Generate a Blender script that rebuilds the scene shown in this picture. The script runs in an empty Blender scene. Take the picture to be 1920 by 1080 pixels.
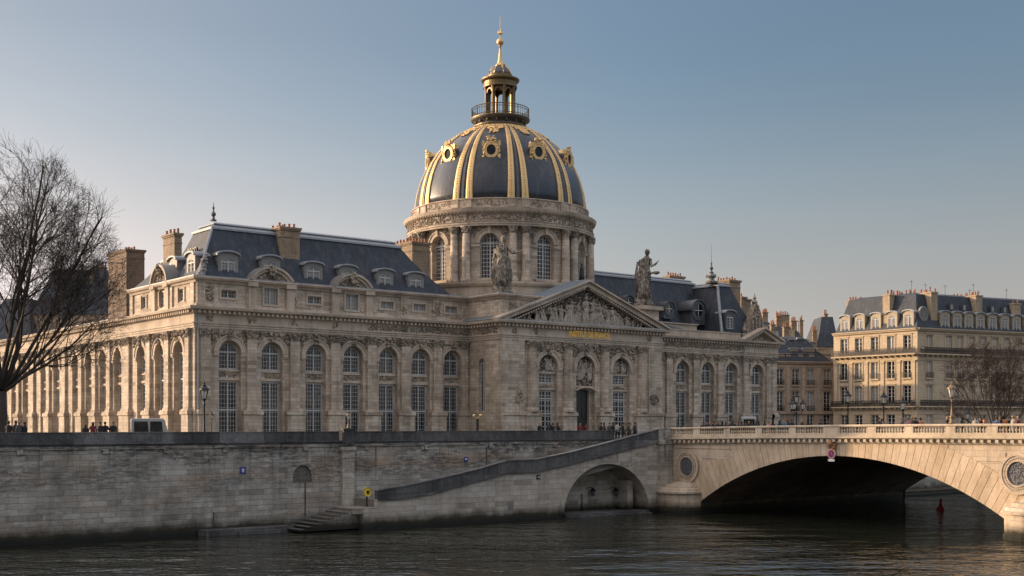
import bpy, math, random
from math import sin, cos, pi, sqrt, atan2, radians, hypot
from mathutils import Vector, Matrix
random.seed(7)
R = random.random
def U(a, b): return a + (b-a)*random.random()
sc = bpy.context.scene
col = sc.collection
# ------------------------------------------------------------------ site frame
# x runs along the quay, y runs inland, z up from the water
A = atan2(2310, 2940); FL = 2310.; HZ = 797.; H = 8.39
cx = 35.325*cos(A) - 85*sin(A); cy = -35.325*sin(A) - 85*cos(A)
def ray(u):
    k = (u-960)/FL
    return k*cos(A)+sin(A), -k*sin(A)+cos(A)
def on_y(u, y):
    dx, dy = ray(u); D = (y-cy)/dy
    return cx+D*dx, D
def on_x(u, x):
    dx, dy = ray(u); D = (x-cx)/dx
    return cy+D*dy, D
def hz(v, D): return H+(HZ-v)/FL*D
def at(u, D):
    dx, dy = ray(u); return cx+D*dx, cy+D*dy
G = 6.9
# ------------------------------------------------------------------ node helpers
class NT:
    def __init__(s, name, rough=.8):
        s.m = bpy.data.materials.new(name); s.m.use_nodes = True
        s.t = s.m.node_tree; s.n = s.t.nodes; s.l = s.t.links
        s.b = s.n['Principled BSDF']; s.b.inputs['Roughness'].default_value = rough
    def node(s, ty, **k):
        n = s.n.new(ty)
        for a, v in k.items():
            if a.startswith('i_'): n.inputs[a[2:].replace('_', ' ')].default_value = v
            else: setattr(n, a, v)
        return n
    def link(s, a, b): s.l.new(a, b)
    def math(s, op, a, b=None, c=None):
        n = s.n.new('ShaderNodeMath'); n.operation = op
        for i, v in enumerate((a, b, c)):
            if v is None: continue
            if isinstance(v, (int, float)): n.inputs[i].default_value = v
            else: s.l.new(v, n.inputs[i])
        return n.outputs[0]
    def mix(s, f, a, b, blend='MIX'):
        n = s.n.new('ShaderNodeMix'); n.data_type = 'RGBA'; n.blend_type = blend
        for sock, v in ((n.inputs[0], f), (n.inputs[6], a), (n.inputs[7], b)):
            if isinstance(v, (int, float)): sock.default_value = v
            elif isinstance(v, tuple): sock.default_value = (*v, 1)
            else: s.l.new(v, sock)
        return n.outputs[2]
    def ramp(s, f, stops):
        n = s.n.new('ShaderNodeValToRGB'); e = n.color_ramp.elements
        while len(e) < len(stops): e.new(.5)
        for q, (p, c) in zip(e, stops):
            q.position = p; q.color = (c, c, c, 1) if isinstance(c, (int, float)) else (*c, 1)
        s.l.new(f, n.inputs[0]); return n.outputs[0]
    def noise(s, vec, scale, det=4, rough=.55):
        n = s.n.new('ShaderNodeTexNoise'); n.inputs['Scale'].default_value = scale
        n.inputs['Detail'].default_value = det; n.inputs['Roughness'].default_value = rough
        s.l.new(vec, n.inputs['Vector']); return n.outputs[0]
    def mapping(s, vec, sc_):
        n = s.n.new('ShaderNodeMapping'); n.inputs['Scale'].default_value = sc_
        s.l.new(vec, n.inputs[0]); return n.outputs[0]
    def color(s, c): s.l.new(c, s.b.inputs['Base Color'])
    def bump(s, h, strength, dist=.03):
        n = s.n.new('ShaderNodeBump'); n.inputs['Strength'].default_value = strength
        n.inputs['Distance'].default_value = dist; s.l.new(h, n.inputs['Height'])
        s.l.new(n.outputs[0], s.b.inputs['Normal'])
def wall_uv(t):
    tc = t.node('ShaderNodeTexCoord')
    sp = t.node('ShaderNodeSeparateXYZ'); t.link(tc.outputs['Object'], sp.inputs[0])
    sn = t.node('ShaderNodeSeparateXYZ'); t.link(tc.outputs['Normal'], sn.inputs[0])
    ax = t.math('ABSOLUTE', sn.outputs[0]); ay = t.math('ABSOLUTE', sn.outputs[1])
    g = t.math('GREATER_THAN', ax, ay)
    u = t.math('ADD', sp.outputs[0], t.math('MULTIPLY', g, t.math('SUBTRACT', sp.outputs[1], sp.outputs[0])))
    cb = t.node('ShaderNodeCombineXYZ'); t.link(u, cb.inputs[0]); t.link(sp.outputs[2], cb.inputs[1])
    return tc.outputs['Object'], cb.outputs[0], sp.outputs[2]
def stone(name, c1, c2, mort=None, bw=.95, bh=.36, dirt=.35, dirtc=(.08, .07, .06), streak=.3, patch=None, algae=False, rough=.88, bmp=.5, bricks=True, msize=.012, warm=None, streakc=None, grain=.4, blackp=0, island=0., nsc=1.3):
    t = NT(name, rough); ob, uv, z = wall_uv(t)
    if bricks:
        b = t.node('ShaderNodeTexBrick', offset=.5, squash=.8, squash_frequency=3)
        b.inputs['Color1'].default_value = (*c1, 1); b.inputs['Color2'].default_value = (*c2, 1)
        mo = mort or tuple(x*.5 for x in c2)
        b.inputs['Mortar'].default_value = (*mo, 1); b.inputs['Scale'].default_value = 1
        b.inputs['Mortar Size'].default_value = msize; b.inputs['Mortar Smooth'].default_value = .3
        b.inputs['Brick Width'].default_value = bw; b.inputs['Row Height'].default_value = bh
        wv = t.node('ShaderNodeVectorMath', operation='ADD'); t.link(uv, wv.inputs[0])
        nn = t.node('ShaderNodeTexNoise'); nn.inputs['Scale'].default_value = .7; t.link(ob, nn.inputs['Vector'])
        sc2 = t.node('ShaderNodeVectorMath', operation='SCALE'); t.link(nn.outputs[1], sc2.inputs[0]); sc2.inputs['Scale'].default_value = .05
        t.link(sc2.outputs[0], wv.inputs[1]); t.link(wv.outputs[0], b.inputs['Vector'])
        c = b.outputs[0]
        if patch:      # blocks replaced with lighter stone
            b2 = t.node('ShaderNodeTexBrick', offset=.37, squash=.6, squash_frequency=2)
            b2.inputs['Color1'].default_value = (0, 0, 0, 1); b2.inputs['Color2'].default_value = (1, 1, 1, 1); b2.inputs['Mortar'].default_value = (.3, .3, .3, 1)
            b2.inputs['Scale'].default_value = 1; b2.inputs['Mortar Size'].default_value = .01
            b2.inputs['Brick Width'].default_value = bw*1.7; b2.inputs['Row Height'].default_value = bh
            t.link(wv.outputs[0], b2.inputs['Vector'])
            f = t.ramp(b2.outputs[0], [(.74, 0.), (.92, .85)])
            c = t.mix(f, c, patch)
            f = t.ramp(b2.outputs[0], [(.04, .6), (.12, 0.)])
            c = t.mix(f, c, tuple(x*.45 for x in c2))
    else:
        c = t.mix(t.noise(ob, nsc, 5), c1, c2) if nsc < 2 else t.mix(t.ramp(t.noise(ob, nsc, 5), [(.38, 0.), (.6, 1.)]), c1, c2)
    if warm:
        f = t.ramp(t.noise(t.mapping(ob, (.12, .12, .5)), 1, 3), [(.5, 0.), (.66, .6)])
        c = t.mix(f, c, warm)
    n1 = t.noise(ob, .35, 8, .68)
    c = t.mix(t.ramp(n1, [(.42, 0.), (.68, dirt)]), c, dirtc)
    n2 = t.noise(t.mapping(ob, (2.3, 2.3, .16)), 1, 5, .65)
    c = t.mix(t.ramp(n2, [(.5, 0.), (.72, streak)]), c, streakc or dirtc)
    n3 = t.noise(ob, 9, 6, .7)
    c = t.mix(grain, c, t.mix(t.ramp(n3, [(.3, 0.), (.7, 1.)]), (.3, .3, .3), (1, 1, 1)), 'MULTIPLY')
    if island:
        gi = t.node('ShaderNodeNewGeometry'); c = t.mix(t.math('MULTIPLY', gi.outputs['Random Per Island'], island), c, (.62, .52, .42), 'MULTIPLY')
    if blackp:
        q1 = t.noise(t.mapping(ob, (.16, .16, .55)), 1, 4, .6); q2 = t.noise(t.mapping(ob, (1.2, 1.2, 5)), 1, 6, .75)
        hm = t.ramp(t.math('MULTIPLY', z, .13), [(.35, .35), (.8, 1.)])
        f = t.math('MULTIPLY', t.math('MULTIPLY', t.ramp(q1, [(.42, 0.), (.55, 1.)]), t.ramp(q2, [(.42, 0.), (.55, 1.)])), t.math('MULTIPLY', hm, blackp))
        c = t.mix(f, c, (.05, .048, .045))
        d1 = t.noise(t.mapping(ob, (2.2, 2.2, .07)), 1, 5, .7); f = t.math('MULTIPLY', t.ramp(d1, [(.56, 0.), (.66, .85)]), t.ramp(t.math('MULTIPLY', z, .13), [(.45, 0.), (.88, 1.)])); c = t.mix(f, c, (.045, .043, .04))
    if algae:
        zz = t.math('ADD', z, t.math('MULTIPLY', t.noise(ob, .8, 5, .6), .9))
        f = t.ramp(t.math('MULTIPLY', zz, .3), [(.30, 1.), (.52, 0.)])
        c = t.mix(f, c, (.028, .024, .012))
        f = t.ramp(t.math('MULTIPLY', zz, .3), [(.19, 1.), (.31, 0.)])
        c = t.mix(f, c, (.006, .007, .004))
    t.color(c)
    h = t.math('ADD', t.math('MULTIPLY', n3, .5), t.math('MULTIPLY', n1, .6))
    if bricks: h = t.math('SUBTRACT', h, t.math('MULTIPLY', b.outputs[1], .9))
    t.bump(h, bmp, .04)
    return t.m
def plain(name, c, rough=.6, metal=0., var=.25, scale=6, bmp=.15, spec=None):
    t = NT(name, rough); tc = t.node('ShaderNodeTexCoord')
    n = t.noise(tc.outputs['Object'], scale, 5)
    t.color(t.mix(n, tuple(x*(1-var) for x in c), tuple(min(1, x*(1+var)) for x in c)))
    t.b.inputs['Metallic'].default_value = metal
    if spec is not None: t.b.inputs['Specular IOR Level'].default_value = spec
    if bmp: t.bump(n, bmp, .03)
    return t.m
def slate(name, c1, c2, rough=.5, bh=.22, bw=.3):
    t = NT(name, rough); ob, uv, z = wall_uv(t)
    b = t.node('ShaderNodeTexBrick', offset=.5)
    b.inputs['Color1'].default_value = (*c1, 1); b.inputs['Color2'].default_value = (*c2, 1)
    b.inputs['Mortar'].default_value = (*[x*.4 for x in c1], 1); b.inputs['Scale'].default_value = 1
    b.inputs['Mortar Size'].default_value = .015; b.inputs['Brick Width'].default_value = bw; b.inputs['Row Height'].default_value = bh
    t.link(uv, b.inputs['Vector'])
    n = t.noise(ob, .5, 6, .65); n2 = t.noise(t.mapping(ob, (2, 2, .3)), 1, 4)
    c = t.mix(t.ramp(n, [(.35, .0), (.75, .55)]), b.outputs[0], tuple(x*2.1 for x in c2))
    c = t.mix(t.ramp(n2, [(.5, 0.), (.8, .35)]), c, (.16, .15, .13))
    t.color(c); t.bump(t.math('SUBTRACT', n2, b.outputs[1]), .5, .03)
    return t.m
M = {}
M['stone'] = stone('facade_stone', (.66, .545, .42), (.52, .42, .32), dirt=.65, dirtc=(.2, .16, .115), streak=.6, patch=(.72, .62, .5), grain=.5)
M['trim'] = stone('moulding_stone', (.64, .53, .41), (.53, .43, .33), dirt=.5, dirtc=(.12, .1, .08), streak=.4, bricks=False)
M['carved'] = stone('carved_stone', (.56, .465, .36), (.22, .175, .13), dirt=.6, dirtc=(.09, .08, .065), streak=.3, bricks=False, nsc=4, bmp=.9)
M['relief'] = stone('relief_stone', (.60, .52, .42), (.34, .28, .215), dirt=.45, dirtc=(.12, .1, .08), streak=.2, bricks=False, nsc=5, bmp=.8)
M['reliefshade'] = stone('painted_shade_stone', (.13, .11, .09), (.08, .065, .055), dirt=.5, dirtc=(.05, .045, .04), bricks=False)  # ground behind the reliefs: shade between the figures painted in as dark colour
M['statue'] = stone('statue_stone', (.52, .45, .36), (.15, .125, .095), dirt=.85, dirtc=(.06, .05, .04), streak=.85, bricks=False, nsc=3.2, bmp=.6)
M['quay'] = stone('quay_stone', (.56, .51, .43), (.38, .345, .29), bw=1.25, bh=.42, dirt=.55, dirtc=(.07, .065, .055), streak=.3, patch=(.6, .57, .5), algae=True, warm=(.40, .25, .14), bmp=.7, grain=.6, blackp=.9)
M['ramp'] = stone('ramp_stone', (.55, .49, .40), (.46, .41, .335), bw=1.2, bh=.45, dirt=.4, dirtc=(.09, .08, .065), streak=.25, patch=(.6, .55, .47), algae=True, bmp=.5, grain=.45, blackp=.5)
M['grime'] = stone('blackened_stone', (.16, .156, .15), (.09, .088, .086), bw=2.2, bh=1.4, dirt=.75, dirtc=(.015, .015, .016), streak=.6, streakc=(.2, .195, .185), patch=(.27, .265, .255), bmp=.7, grain=.9)
M['bridge'] = stone('bridge_stone', (.63, .52, .40), (.53, .43, .32), bw=1.3, bh=.5, dirt=.5, dirtc=(.2, .16, .11), streak=.5, algae=True, bmp=.35)
M['bridge_trim'] = stone('balustrade_stone', (.64, .54, .41), (.54, .45, .33), dirt=.5, dirtc=(.2, .16, .12), streak=.55, bricks=False)
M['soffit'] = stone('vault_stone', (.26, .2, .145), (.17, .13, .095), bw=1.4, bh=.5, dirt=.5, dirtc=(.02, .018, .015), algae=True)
M['haus'] = stone('cut_stone', (.60, .48, .33), (.53, .42, .29), bw=1.1, bh=.4, dirt=.2, dirtc=(.25, .2, .14), streak=.25)
M['haus2'] = stone('old_cut_stone', (.54, .42, .31), (.44, .34, .25), bw=1.1, bh=.4, dirt=.4, dirtc=(.15, .11, .08), streak=.4)
M['brick'] = stone('chimney_brick', (.30, .215, .15), (.21, .14, .095), bw=.25, bh=.09, dirt=.5, dirtc=(.06, .05, .04), streak=.4)
M['chim'] = stone('chimney_stone', (.40, .30, .19), (.31, .22, .145), bw=.5, bh=.2, dirt=.5, dirtc=(.1, .08, .06), streak=.4)
M['slate'] = slate('roof_slate', (.015, .0205, .030), (.025, .033, .045), .72)
M['domeslate'] = slate('dome_slate', (.010, .0145, .023), (.018, .0245, .036), .38, .3, .34)
M['zinc'] = plain('zinc', (.27, .285, .30), .6, .1, .3, 2)
M['lead'] = plain('lead_sheet', (.19, .18, .165), .6, .0, .35, 1.5)
M['darklead'] = plain('dark_lead', (.07, .075, .085), .5, .1, .35, 1.5)
M['gold'] = plain('gilding', (.62, .43, .2), .5, .65, .35, 14, .6)
M['goldtext'] = plain('gilt_letters', (.85, .5, .1), .4, .6, .2, 14, .2)
M['frame'] = plain('grey_painted_wood', (.40, .395, .375), .6, 0, .12, 3, 0)
M['framew'] = plain('white_painted_wood', (.5, .49, .46), .6, 0, .12, 3, 0)
M['glass'] = plain('window_glass', (.006, .007, .009), .12, 0, .5, .7, .03)
def m_glass():
    t = NT('window_glass', .1); oi = t.node('ShaderNodeObjectInfo'); tc = t.node('ShaderNodeTexCoord'); n = t.noise(tc.outputs['Object'], .9, 3)
    f = t.ramp(oi.outputs['Random'], [(.62, 0.), (.98, 1.)]); f2 = t.math('MULTIPLY', f, t.ramp(n, [(.42, .15), (.56, 1.)]))
    t.color(t.mix(f2, (.006, .007, .009), (.085, .078, .065))); t.b.inputs['Specular IOR Level'].default_value = .4
    t.bump(t.noise(tc.outputs['Object'], 1.6, 2), .12, .1); return t.m
M['glass'] = m_glass()
M['curtain'] = plain('curtained_glass', (.22, .21, .19), .2, 0, .4, 1.2, 0)
M['door'] = plain('door_paint', (.008, .009, .009), .4)
M['iron'] = plain('black_iron', (.014, .014, .015), .45, .3)
M['railgold'] = plain('blackened_gilt', (.16, .11, .05), .45, .6, .5, 5)
M['pot'] = plain('terracotta', (.3, .12, .06), .8, 0, .4, 3)
M['bark'] = plain('bark', (.042, .033, .027), .9, 0, .4, 8)
M['bark2'] = plain('brown_bark', (.11, .07, .05), .9, 0, .4, 8)
M['lampglass'] = plain('lamp_glass', (.62, .58, .5), .25, 0, .2, 2, 0)
M['bronze'] = plain('dark_bronze', (.028, .031, .034), .6, .1, .7, 12, .9)
M['dark'] = plain('dark_void', (.01, .01, .01), .9, 0, 0, 1, 0)
# ------------------------------------------------------------------ mesh builder
def root_of(o):
    while o.parent: o = o.parent
    return o
ICO = None
def ico():
    global ICO
    if ICO is None:
        p = (1+5**.5)/2
        V_ = [(-1, p, 0), (1, p, 0), (-1, -p, 0), (1, -p, 0), (0, -1, p), (0, 1, p), (0, -1, -p), (0, 1, -p), (p, 0, -1), (p, 0, 1), (-p, 0, -1), (-p, 0, 1)]
        V_ = [Vector(v).normalized() for v in V_]
        F_ = [(0, 11, 5), (0, 5, 1), (0, 1, 7), (0, 7, 10), (0, 10, 11), (1, 5, 9), (5, 11, 4), (11, 10, 2), (10, 7, 6), (7, 1, 8), (3, 9, 4), (3, 4, 2), (3, 2, 6), (3, 6, 8), (3, 8, 9), (4, 9, 5), (2, 4, 11), (6, 2, 10), (8, 6, 7), (9, 8, 1)]
        ICO = V_, F_
    return ICO
class MB:
    def __init__(s): s.v = []; s.f = []
    def face(s, pts):
        n = len(s.v); s.v += [tuple(p) for p in pts]; s.f.append(tuple(range(n, n+len(pts))))
    def hexa(s, p):   # 8 pts: bottom 4 then top 4
        n = len(s.v); s.v += [tuple(q) for q in p]
        for a in ((3, 2, 1, 0), (4, 5, 6, 7), (0, 1, 5, 4), (1, 2, 6, 5), (2, 3, 7, 6), (3, 0, 4, 7)): s.f.append(tuple(n+i for i in a))
    def box(s, F, s0, s1, o0, o1, z0, z1, seg=None):
        k = 1 if not seg else max(1, int(math.ceil((s1-s0)/seg)))
        for i in range(k):
            a = s0+(s1-s0)*i/k; b = s0+(s1-s0)*(i+1)/k
            s.hexa([F(a, o1, z0), F(b, o1, z0), F(b, o0, z0), F(a, o0, z0), F(a, o1, z1), F(b, o1, z1), F(b, o0, z1), F(a, o0, z1)])
    def prism(s, F, poly, o0, o1):
        n = len(poly); b = len(s.v)
        s.v += [F(p[0], o0, p[1]) for p in poly]+[F(p[0], o1, p[1]) for p in poly]
        s.f.append(tuple(range(b, b+n))); s.f.append(tuple(range(b+2*n-1, b+n-1, -1)))
        for i in range(n):
            j = (i+1) % n; s.f.append((b+i, b+j, b+n+j, b+n+i))
    def bar(s, F, a, b, w, o0, o1):
        dx, dz = b[0]-a[0], b[1]-a[1]; L = hypot(dx, dz) or 1; nx, nz = -dz/L*w/2, dx/L*w/2
        s.prism(F, [(a[0]-nx, a[1]-nz), (b[0]-nx, b[1]-nz), (b[0]+nx, b[1]+nz), (a[0]+nx, a[1]+nz)], o0, o1)
    def ring(s, F, c, z, r0, r1, o0, o1, a0=0, a1=pi, n=16, ry=1.):
        for i in range(n):
            t0 = a0+(a1-a0)*i/n; t1 = a0+(a1-a0)*(i+1)/n
            s.prism(F, [(c+r0*cos(t0), z+ry*r0*sin(t0)), (c+r1*cos(t0), z+ry*r1*sin(t0)), (c+r1*cos(t1), z+ry*r1*sin(t1)), (c+r0*cos(t1), z+ry*r0*sin(t1))], o0, o1)
    def loft(s, rings, caps=True):
        b = len(s.v); n = len(rings[0])
        for r in rings: s.v += [tuple(p) for p in r]
        for k in range(len(rings)-1):
            for i in range(n):
                j = (i+1) % n; s.f.append((b+k*n+i, b+k*n+j, b+(k+1)*n+j, b+(k+1)*n+i))
        if caps:
            s.f.append(tuple(b+i for i in range(n-1, -1, -1))); s.f.append(tuple(b+(len(rings)-1)*n+i for i in range(n)))
    def lathe(s, c, prof, n=12, ex=1., a0=0.):
        s.loft([[(c[0]+r*cos(a0+2*pi*i/n)*ex, c[1]+r*sin(a0+2*pi*i/n), c[2]+z) for i in range(n)] for r, z in prof])
    def tube(s, pts, rs, n=5):
        rings = []; P = [Vector(p) for p in pts]
        for i, p in enumerate(P):
            d = (P[min(i+1, len(P)-1)]-P[max(i-1, 0)]).normalized()
            a = d.cross(Vector((0, 0, 1)) if abs(d.z) < .9 else Vector((1, 0, 0))).normalized(); b = d.cross(a)
            rings.append([p+(a*cos(2*pi*k/n)+b*sin(2*pi*k/n))*rs[i] for k in range(n)])
        s.loft(rings)
    def blob(s, p, r, rot=None):
        V_, F_ = ico(); b = len(s.v); p = Vector(p)
        for v in V_:
            q = Vector((v.x*r[0], v.y*r[1], v.z*r[2]))
            if rot: q = rot @ q
            s.v.append(tuple(p+q))
        s.f += [tuple(b+i for i in f) for f in F_]
    def build(s, name, mat, parent=None, smooth=False):
        me = bpy.data.meshes.new(name); vs = s.v
        if parent is not None:
            r = root_of(parent); mi = (Matrix.Translation(r.location) @ r.rotation_euler.to_matrix().to_4x4()).inverted()
            vs = [tuple(mi @ Vector(v)) for v in vs]
        me.from_pydata(vs, [], s.f); me.materials.append(M[mat] if isinstance(mat, str) else mat)
        if smooth: me.polygons.foreach_set('use_smooth', [True]*len(me.polygons))
        me.validate(); o = bpy.data.objects.new(name, me); col.objects.link(o)
        if parent is not None: o.parent = parent
        return o
def Fy(y0): return lambda s, o, z: (s, y0-o, z)          # facade facing the river
def Fx(x0): return lambda s, o, z: (x0-o, s, z)          # facade facing upstream (left)
def Frot(px, py, ang):                                   # s along ang, outward to its right
    c, n = cos(ang), sin(ang)
    return lambda s, o, z: (px+s*c+o*n, py+s*n-o*c, z)
def empty(name, loc, label, cat, group=None, rz=0):
    o = bpy.data.objects.new(name, None); col.objects.link(o); o.location = loc; o.rotation_euler = (0, 0, rz)
    o.empty_display_size = .5; tag(o, label, cat, group); return o
def tag(o, label=None, cat=None, group=None, kind=None):
    if label: o['label'] = label
    if cat: o['category'] = cat
    if group: o['group'] = group
    if kind: o['kind'] = kind
    return o
def group_ob(name, parent):      # a part that only carries sub-parts
    raise NotImplementedError
def wall(mb, F, s0, s1, z0, z1, cols, depth, o=0., seg=None):
    def q(a, b, za0, zb0, za1, zb1):
        mb.face([F(a, o, za0), F(b, o, zb0), F(b, o, zb1), F(a, o, za1)])
    def span(a, b):
        k = 1 if not seg else max(1, int(math.ceil((b-a)/seg)))
        for i in range(k):
            x0 = a+(b-a)*i/k; x1 = a+(b-a)*(i+1)/k; q(x0, x1, z0, z0, z1, z1)
    cur = s0
    for c, hw, ops in sorted(cols):
        if c-hw > cur+1e-4: span(cur, c-hw)
        n = 14 if any(p[2] for p in ops) else (1 if not seg else 3)
        def zt(p, x): return p[1]+p[2]*sqrt(max(0, 1-((x-c)/hw)**2))
        for i in range(n):
            xa = c-hw*cos(pi*i/n) if n == 14 else c-hw+2*hw*i/n
            xb = c-hw*cos(pi*(i+1)/n) if n == 14 else c-hw+2*hw*(i+1)/n
            ca = cb = z0
            for p in ops:
                if p[0] > ca+1e-4 or p[0] > cb+1e-4: q(xa, xb, ca, cb, p[0], p[0])
                mb.face([F(xa, o, p[0]), F(xb, o, p[0]), F(xb, o-depth, p[0]), F(xa, o-depth, p[0])])
                ca, cb = zt(p, xa), zt(p, xb)
                mb.face([F(xa, o, ca), F(xb, o, cb), F(xb, o-depth, cb), F(xa, o-depth, ca)])
            q(xa, xb, ca, cb, z1, z1)
        for p in ops:
            for x in (c-hw, c+hw):
                mb.face([F(x, o, p[0]), F(x, o-depth, p[0]), F(x, o-depth, p[1]), F(x, o, p[1])])
        cur = c+hw
    if s1 > cur+1e-4: span(cur, s1)
def win(parent, F, c, hw, zb, zs, rise=0., o=0., nx=4, dz=.55, mat='frame', glass='glass', name='window', fr=.11, mid=True, mt=.034, transom=()):
    f = MB(); o1 = o+.09
    def zt(x): return zs+rise*sqrt(max(0, 1-((x-c)/hw)**2))
    f.box(F, c-hw, c-hw+fr, o, o1, zb, zs); f.box(F, c+hw-fr, c+hw, o, o1, zb, zs)
    f.box(F, c-hw+fr, c+hw-fr, o, o1, zb, zb+fr)
    if rise: f.ring(F, c, zs, hw-fr, hw, o, o1, n=12, ry=rise/hw)
    else: f.box(F, c-hw+fr, c+hw-fr, o, o1, zs-fr, zs)
    if mid: f.box(F, c-.07, c+.07, o, o1+.03, zb+fr, zt(c)-fr*.9)
    for i in range(1, nx):
        x = c-hw+2*hw*i/nx
        if mid and abs(x-c) < .01: continue
        f.box(F, x-mt/2, x+mt/2, o, o+.06, zb+fr, zt(x)-.02)
    k = int((zs+rise-zb)/dz)
    for i in range(1, k+1):
        z = zb+(zs+rise-zb)*i/(k+1); w = hw
        if z > zs and rise: w = hw*sqrt(max(0, 1-((z-zs)/rise)**2))
        f.box(F, c-w, c+w, o+.002, o+.062, z-mt/2, z+mt/2)
    for z in transom: f.box(F, c-hw, c+hw, o+.003, o1+.02, z-.08, z+.08)
    if rise: f.box(F, c-hw, c+hw, o+.003, o1+.02, zs-.07, zs+.07)
    w = f.build(name, mat, parent)
    g = MB(); pts = [(c-hw, zb), (c+hw, zb)]
    if rise: pts += [(c+hw*cos(pi*i/14), zs+rise*sin(pi*i/14)) for i in range(15)]
    else: pts += [(c+hw, zs), (c-hw, zs)]
    g.face([F(p[0], o+.02, p[1]) for p in pts]); g.build('glass', glass, w)
    return w
def carve(mb, F, s0, s1, z0, z1, o, n, size=.18, dep=.14, inside=None):
    k = 0; tries = 0
    while k < n and tries < n*6:
        tries += 1; s = U(s0, s1); z = U(z0, z1)
        if inside and not inside(s, z): continue
        k += 1; r = size*U(.45, 1.2); e = U(1, 2.6); a = U(0, pi)
        p = F(s, o, z); t = Vector(F(s+.01, o, z))-Vector(p); t.normalize(); nn = Vector(F(s, o+.01, z))-Vector(p); nn.normalize()
        up = Vector((0, 0, 1)); ax = t*cos(a)+up*sin(a); bx = up*cos(a)-t*sin(a)
        rot = Matrix((ax, bx, nn)).transposed()
        mb.blob(p, (r*e*.6, r*.55, dep*U(.5, 1.2)), rot)
def garland(mb, F, s0, s1, z, sag, o, n=9, r=.13):
    for i in range(n):
        t = i/(n-1); s = s0+(s1-s0)*t; zz = z-sag*4*t*(1-t)
        mb.blob(F(s, o, zz), (r*U(.8, 1.2),)*3)
def fig(mb, F, s, z, h, o, lean=0., arm=True):
    n = 7; rings = []
    for k, (hh, w, d) in enumerate([(0, .20, .1), (.15, .17, .13), (.4, .15, .13), (.55, .12, .1), (.7, .15, .11), (.8, .13, .09), (.84, .05, .05)]):
        ph = R()*6
        rings.append([F(s+lean*hh*h+w*h*cos(2*pi*i/n)*(1+.15*sin(3*2*pi*i/n+ph)), o+d*h*.9*(sin(2*pi*i/n)), z+hh*h) for i in range(n)])
    mb.loft(rings); mb.blob(F(s+lean*h*.92, o+.03*h, z+.92*h), (.075*h,)*3)
    if arm:
        for sg in (-1, 1):
            a = U(-.9, .7); sh = (s+lean*.78*h+sg*.13*h, z+.77*h); el = (sh[0]+sg*.12*h, sh[1]-.12*h*(1+a)); ha = (el[0]+sg*.1*h*U(-.5, 1), el[1]+.17*h*a)
            mb.tube([F(sh[0], o+.05*h, sh[1]), F(el[0], o+.1*h, el[1]), F(ha[0], o+.13*h, ha[1])], [.04*h, .035*h, .025*h], 5)
def sweep(mb, path, prof, closed=False, dz=None):
    """prof: closed polygon of (out, z); path: list of (x, y); outward is to the right of travel"""
    n = len(path); rings = []
    for i, p in enumerate(path):
        def dirn(a, b): L = hypot(b[0]-a[0], b[1]-a[1]); return ((b[0]-a[0])/L, (b[1]-a[1])/L)
        d1 = dirn(path[i-1], p) if i > 0 else None; d2 = dirn(p, path[i+1]) if i < n-1 else None
        if d1 is None: d1 = d2
        if d2 is None: d2 = d1
        n1 = (d1[1], -d1[0]); n2 = (d2[1], -d2[0]); bx, by = n1[0]+n2[0], n1[1]+n2[1]; q = 2/(bx*bx+by*by) if (bx*bx+by*by) > .01 else 1
        rings.append([(p[0]+bx*q*o, p[1]+by*q*o, z+(dz(p) if dz else 0)) for o, z in prof])
    mb.loft(rings)
def segs(path):
    for a, b in zip(path, path[1:]):
        L = hypot(b[0]-a[0], b[1]-a[1]); yield a, b, L, atan2(b[1]-a[1], b[0]-a[0])
def dentils(mb, path, step, w, o0, o1, z0, z1):
    for a, b, L, an in segs(path):
        F = Frot(a[0], a[1], an); k = int(L/step)
        for i in range(k):
            s = (i+.5)*L/k; mb.box(F, s-w/2, s+w/2, o0, o1, z0, z1)
def mansard(x0, x1, y0, y1, zb, zt, il, ir, i_f, ib, cap=.7, lip=.5):
    m = MB(); a = [(x0, y0), (x1, y0), (x1, y1), (x0, y1)]; b = [(x0+il, y0+i_f), (x1-ir, y0+i_f), (x1-ir, y1-ib), (x0+il, y1-ib)]
    k = 4; rings = []
    for j in range(k+1):
        t = j/k; w = t-.10*sin(pi*t)*(1 if j else 0)
        w = t+.07*sin(pi*t)
        rings.append([(p[0]+(q[0]-p[0])*w, p[1]+(q[1]-p[1])*w, zb+(zt-zb)*t) for p, q in zip(a, b)])
    m.loft(rings)
    c = MB(); e = .12
    def rect(z, g): return [(b[0][0]+g, b[0][1]+g, z), (b[1][0]-g, b[1][1]+g, z), (b[2][0]-g, b[2][1]-g, z), (b[3][0]+g, b[3][1]-g, z)]
    c.loft([rect(zt-.15, -e*1.6), rect(zt+.05, -e*1.6), rect(zt+.1, -e*.2), rect(zt+cap*.55, lip*.5), rect(zt+cap*.6, lip*.3), rect(zt+cap*.75, lip*.35), rect(zt+cap, lip)])
    return m, c
def chimney(parent, x0, x1, y0, y1, z0, z1, mat='chim', pots=5, rows=1, along='x'):
    m = MB(); F = Fy(0)
    m.box(F, x0, x1, -y1, -y0, z0, z1-.35); g = .1
    m.box(F, x0-g, x1+g, -y1-g, -y0+g, z1-.35, z1-.2); m.box(F, x0-.18, x1+.18, -y1-.18, -y0+.18, z1-.2, z1)
    m.box(F, x0-.06, x1+.06, -y1-.06, -y0+.06, z1-1.1, z1-1.)
    c = m.build('chimney', mat, parent)
    p = MB()
    for i in range(pots):
        t = (i+.5)/pots
        for j in range(rows):
            w = (j+.5)/rows
            px = x0+(x1-x0)*(t if along == 'x' else w); py = y0+(y1-y0)*(w if along == 'x' else t)
            h = U(.35, .6); p.lathe((px, py, z1), [(.14, 0), (.12, h*.8), (.15, h*.82), (.13, h)], 7)
    p.build('chimney_pots', 'pot', c); return c
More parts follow.
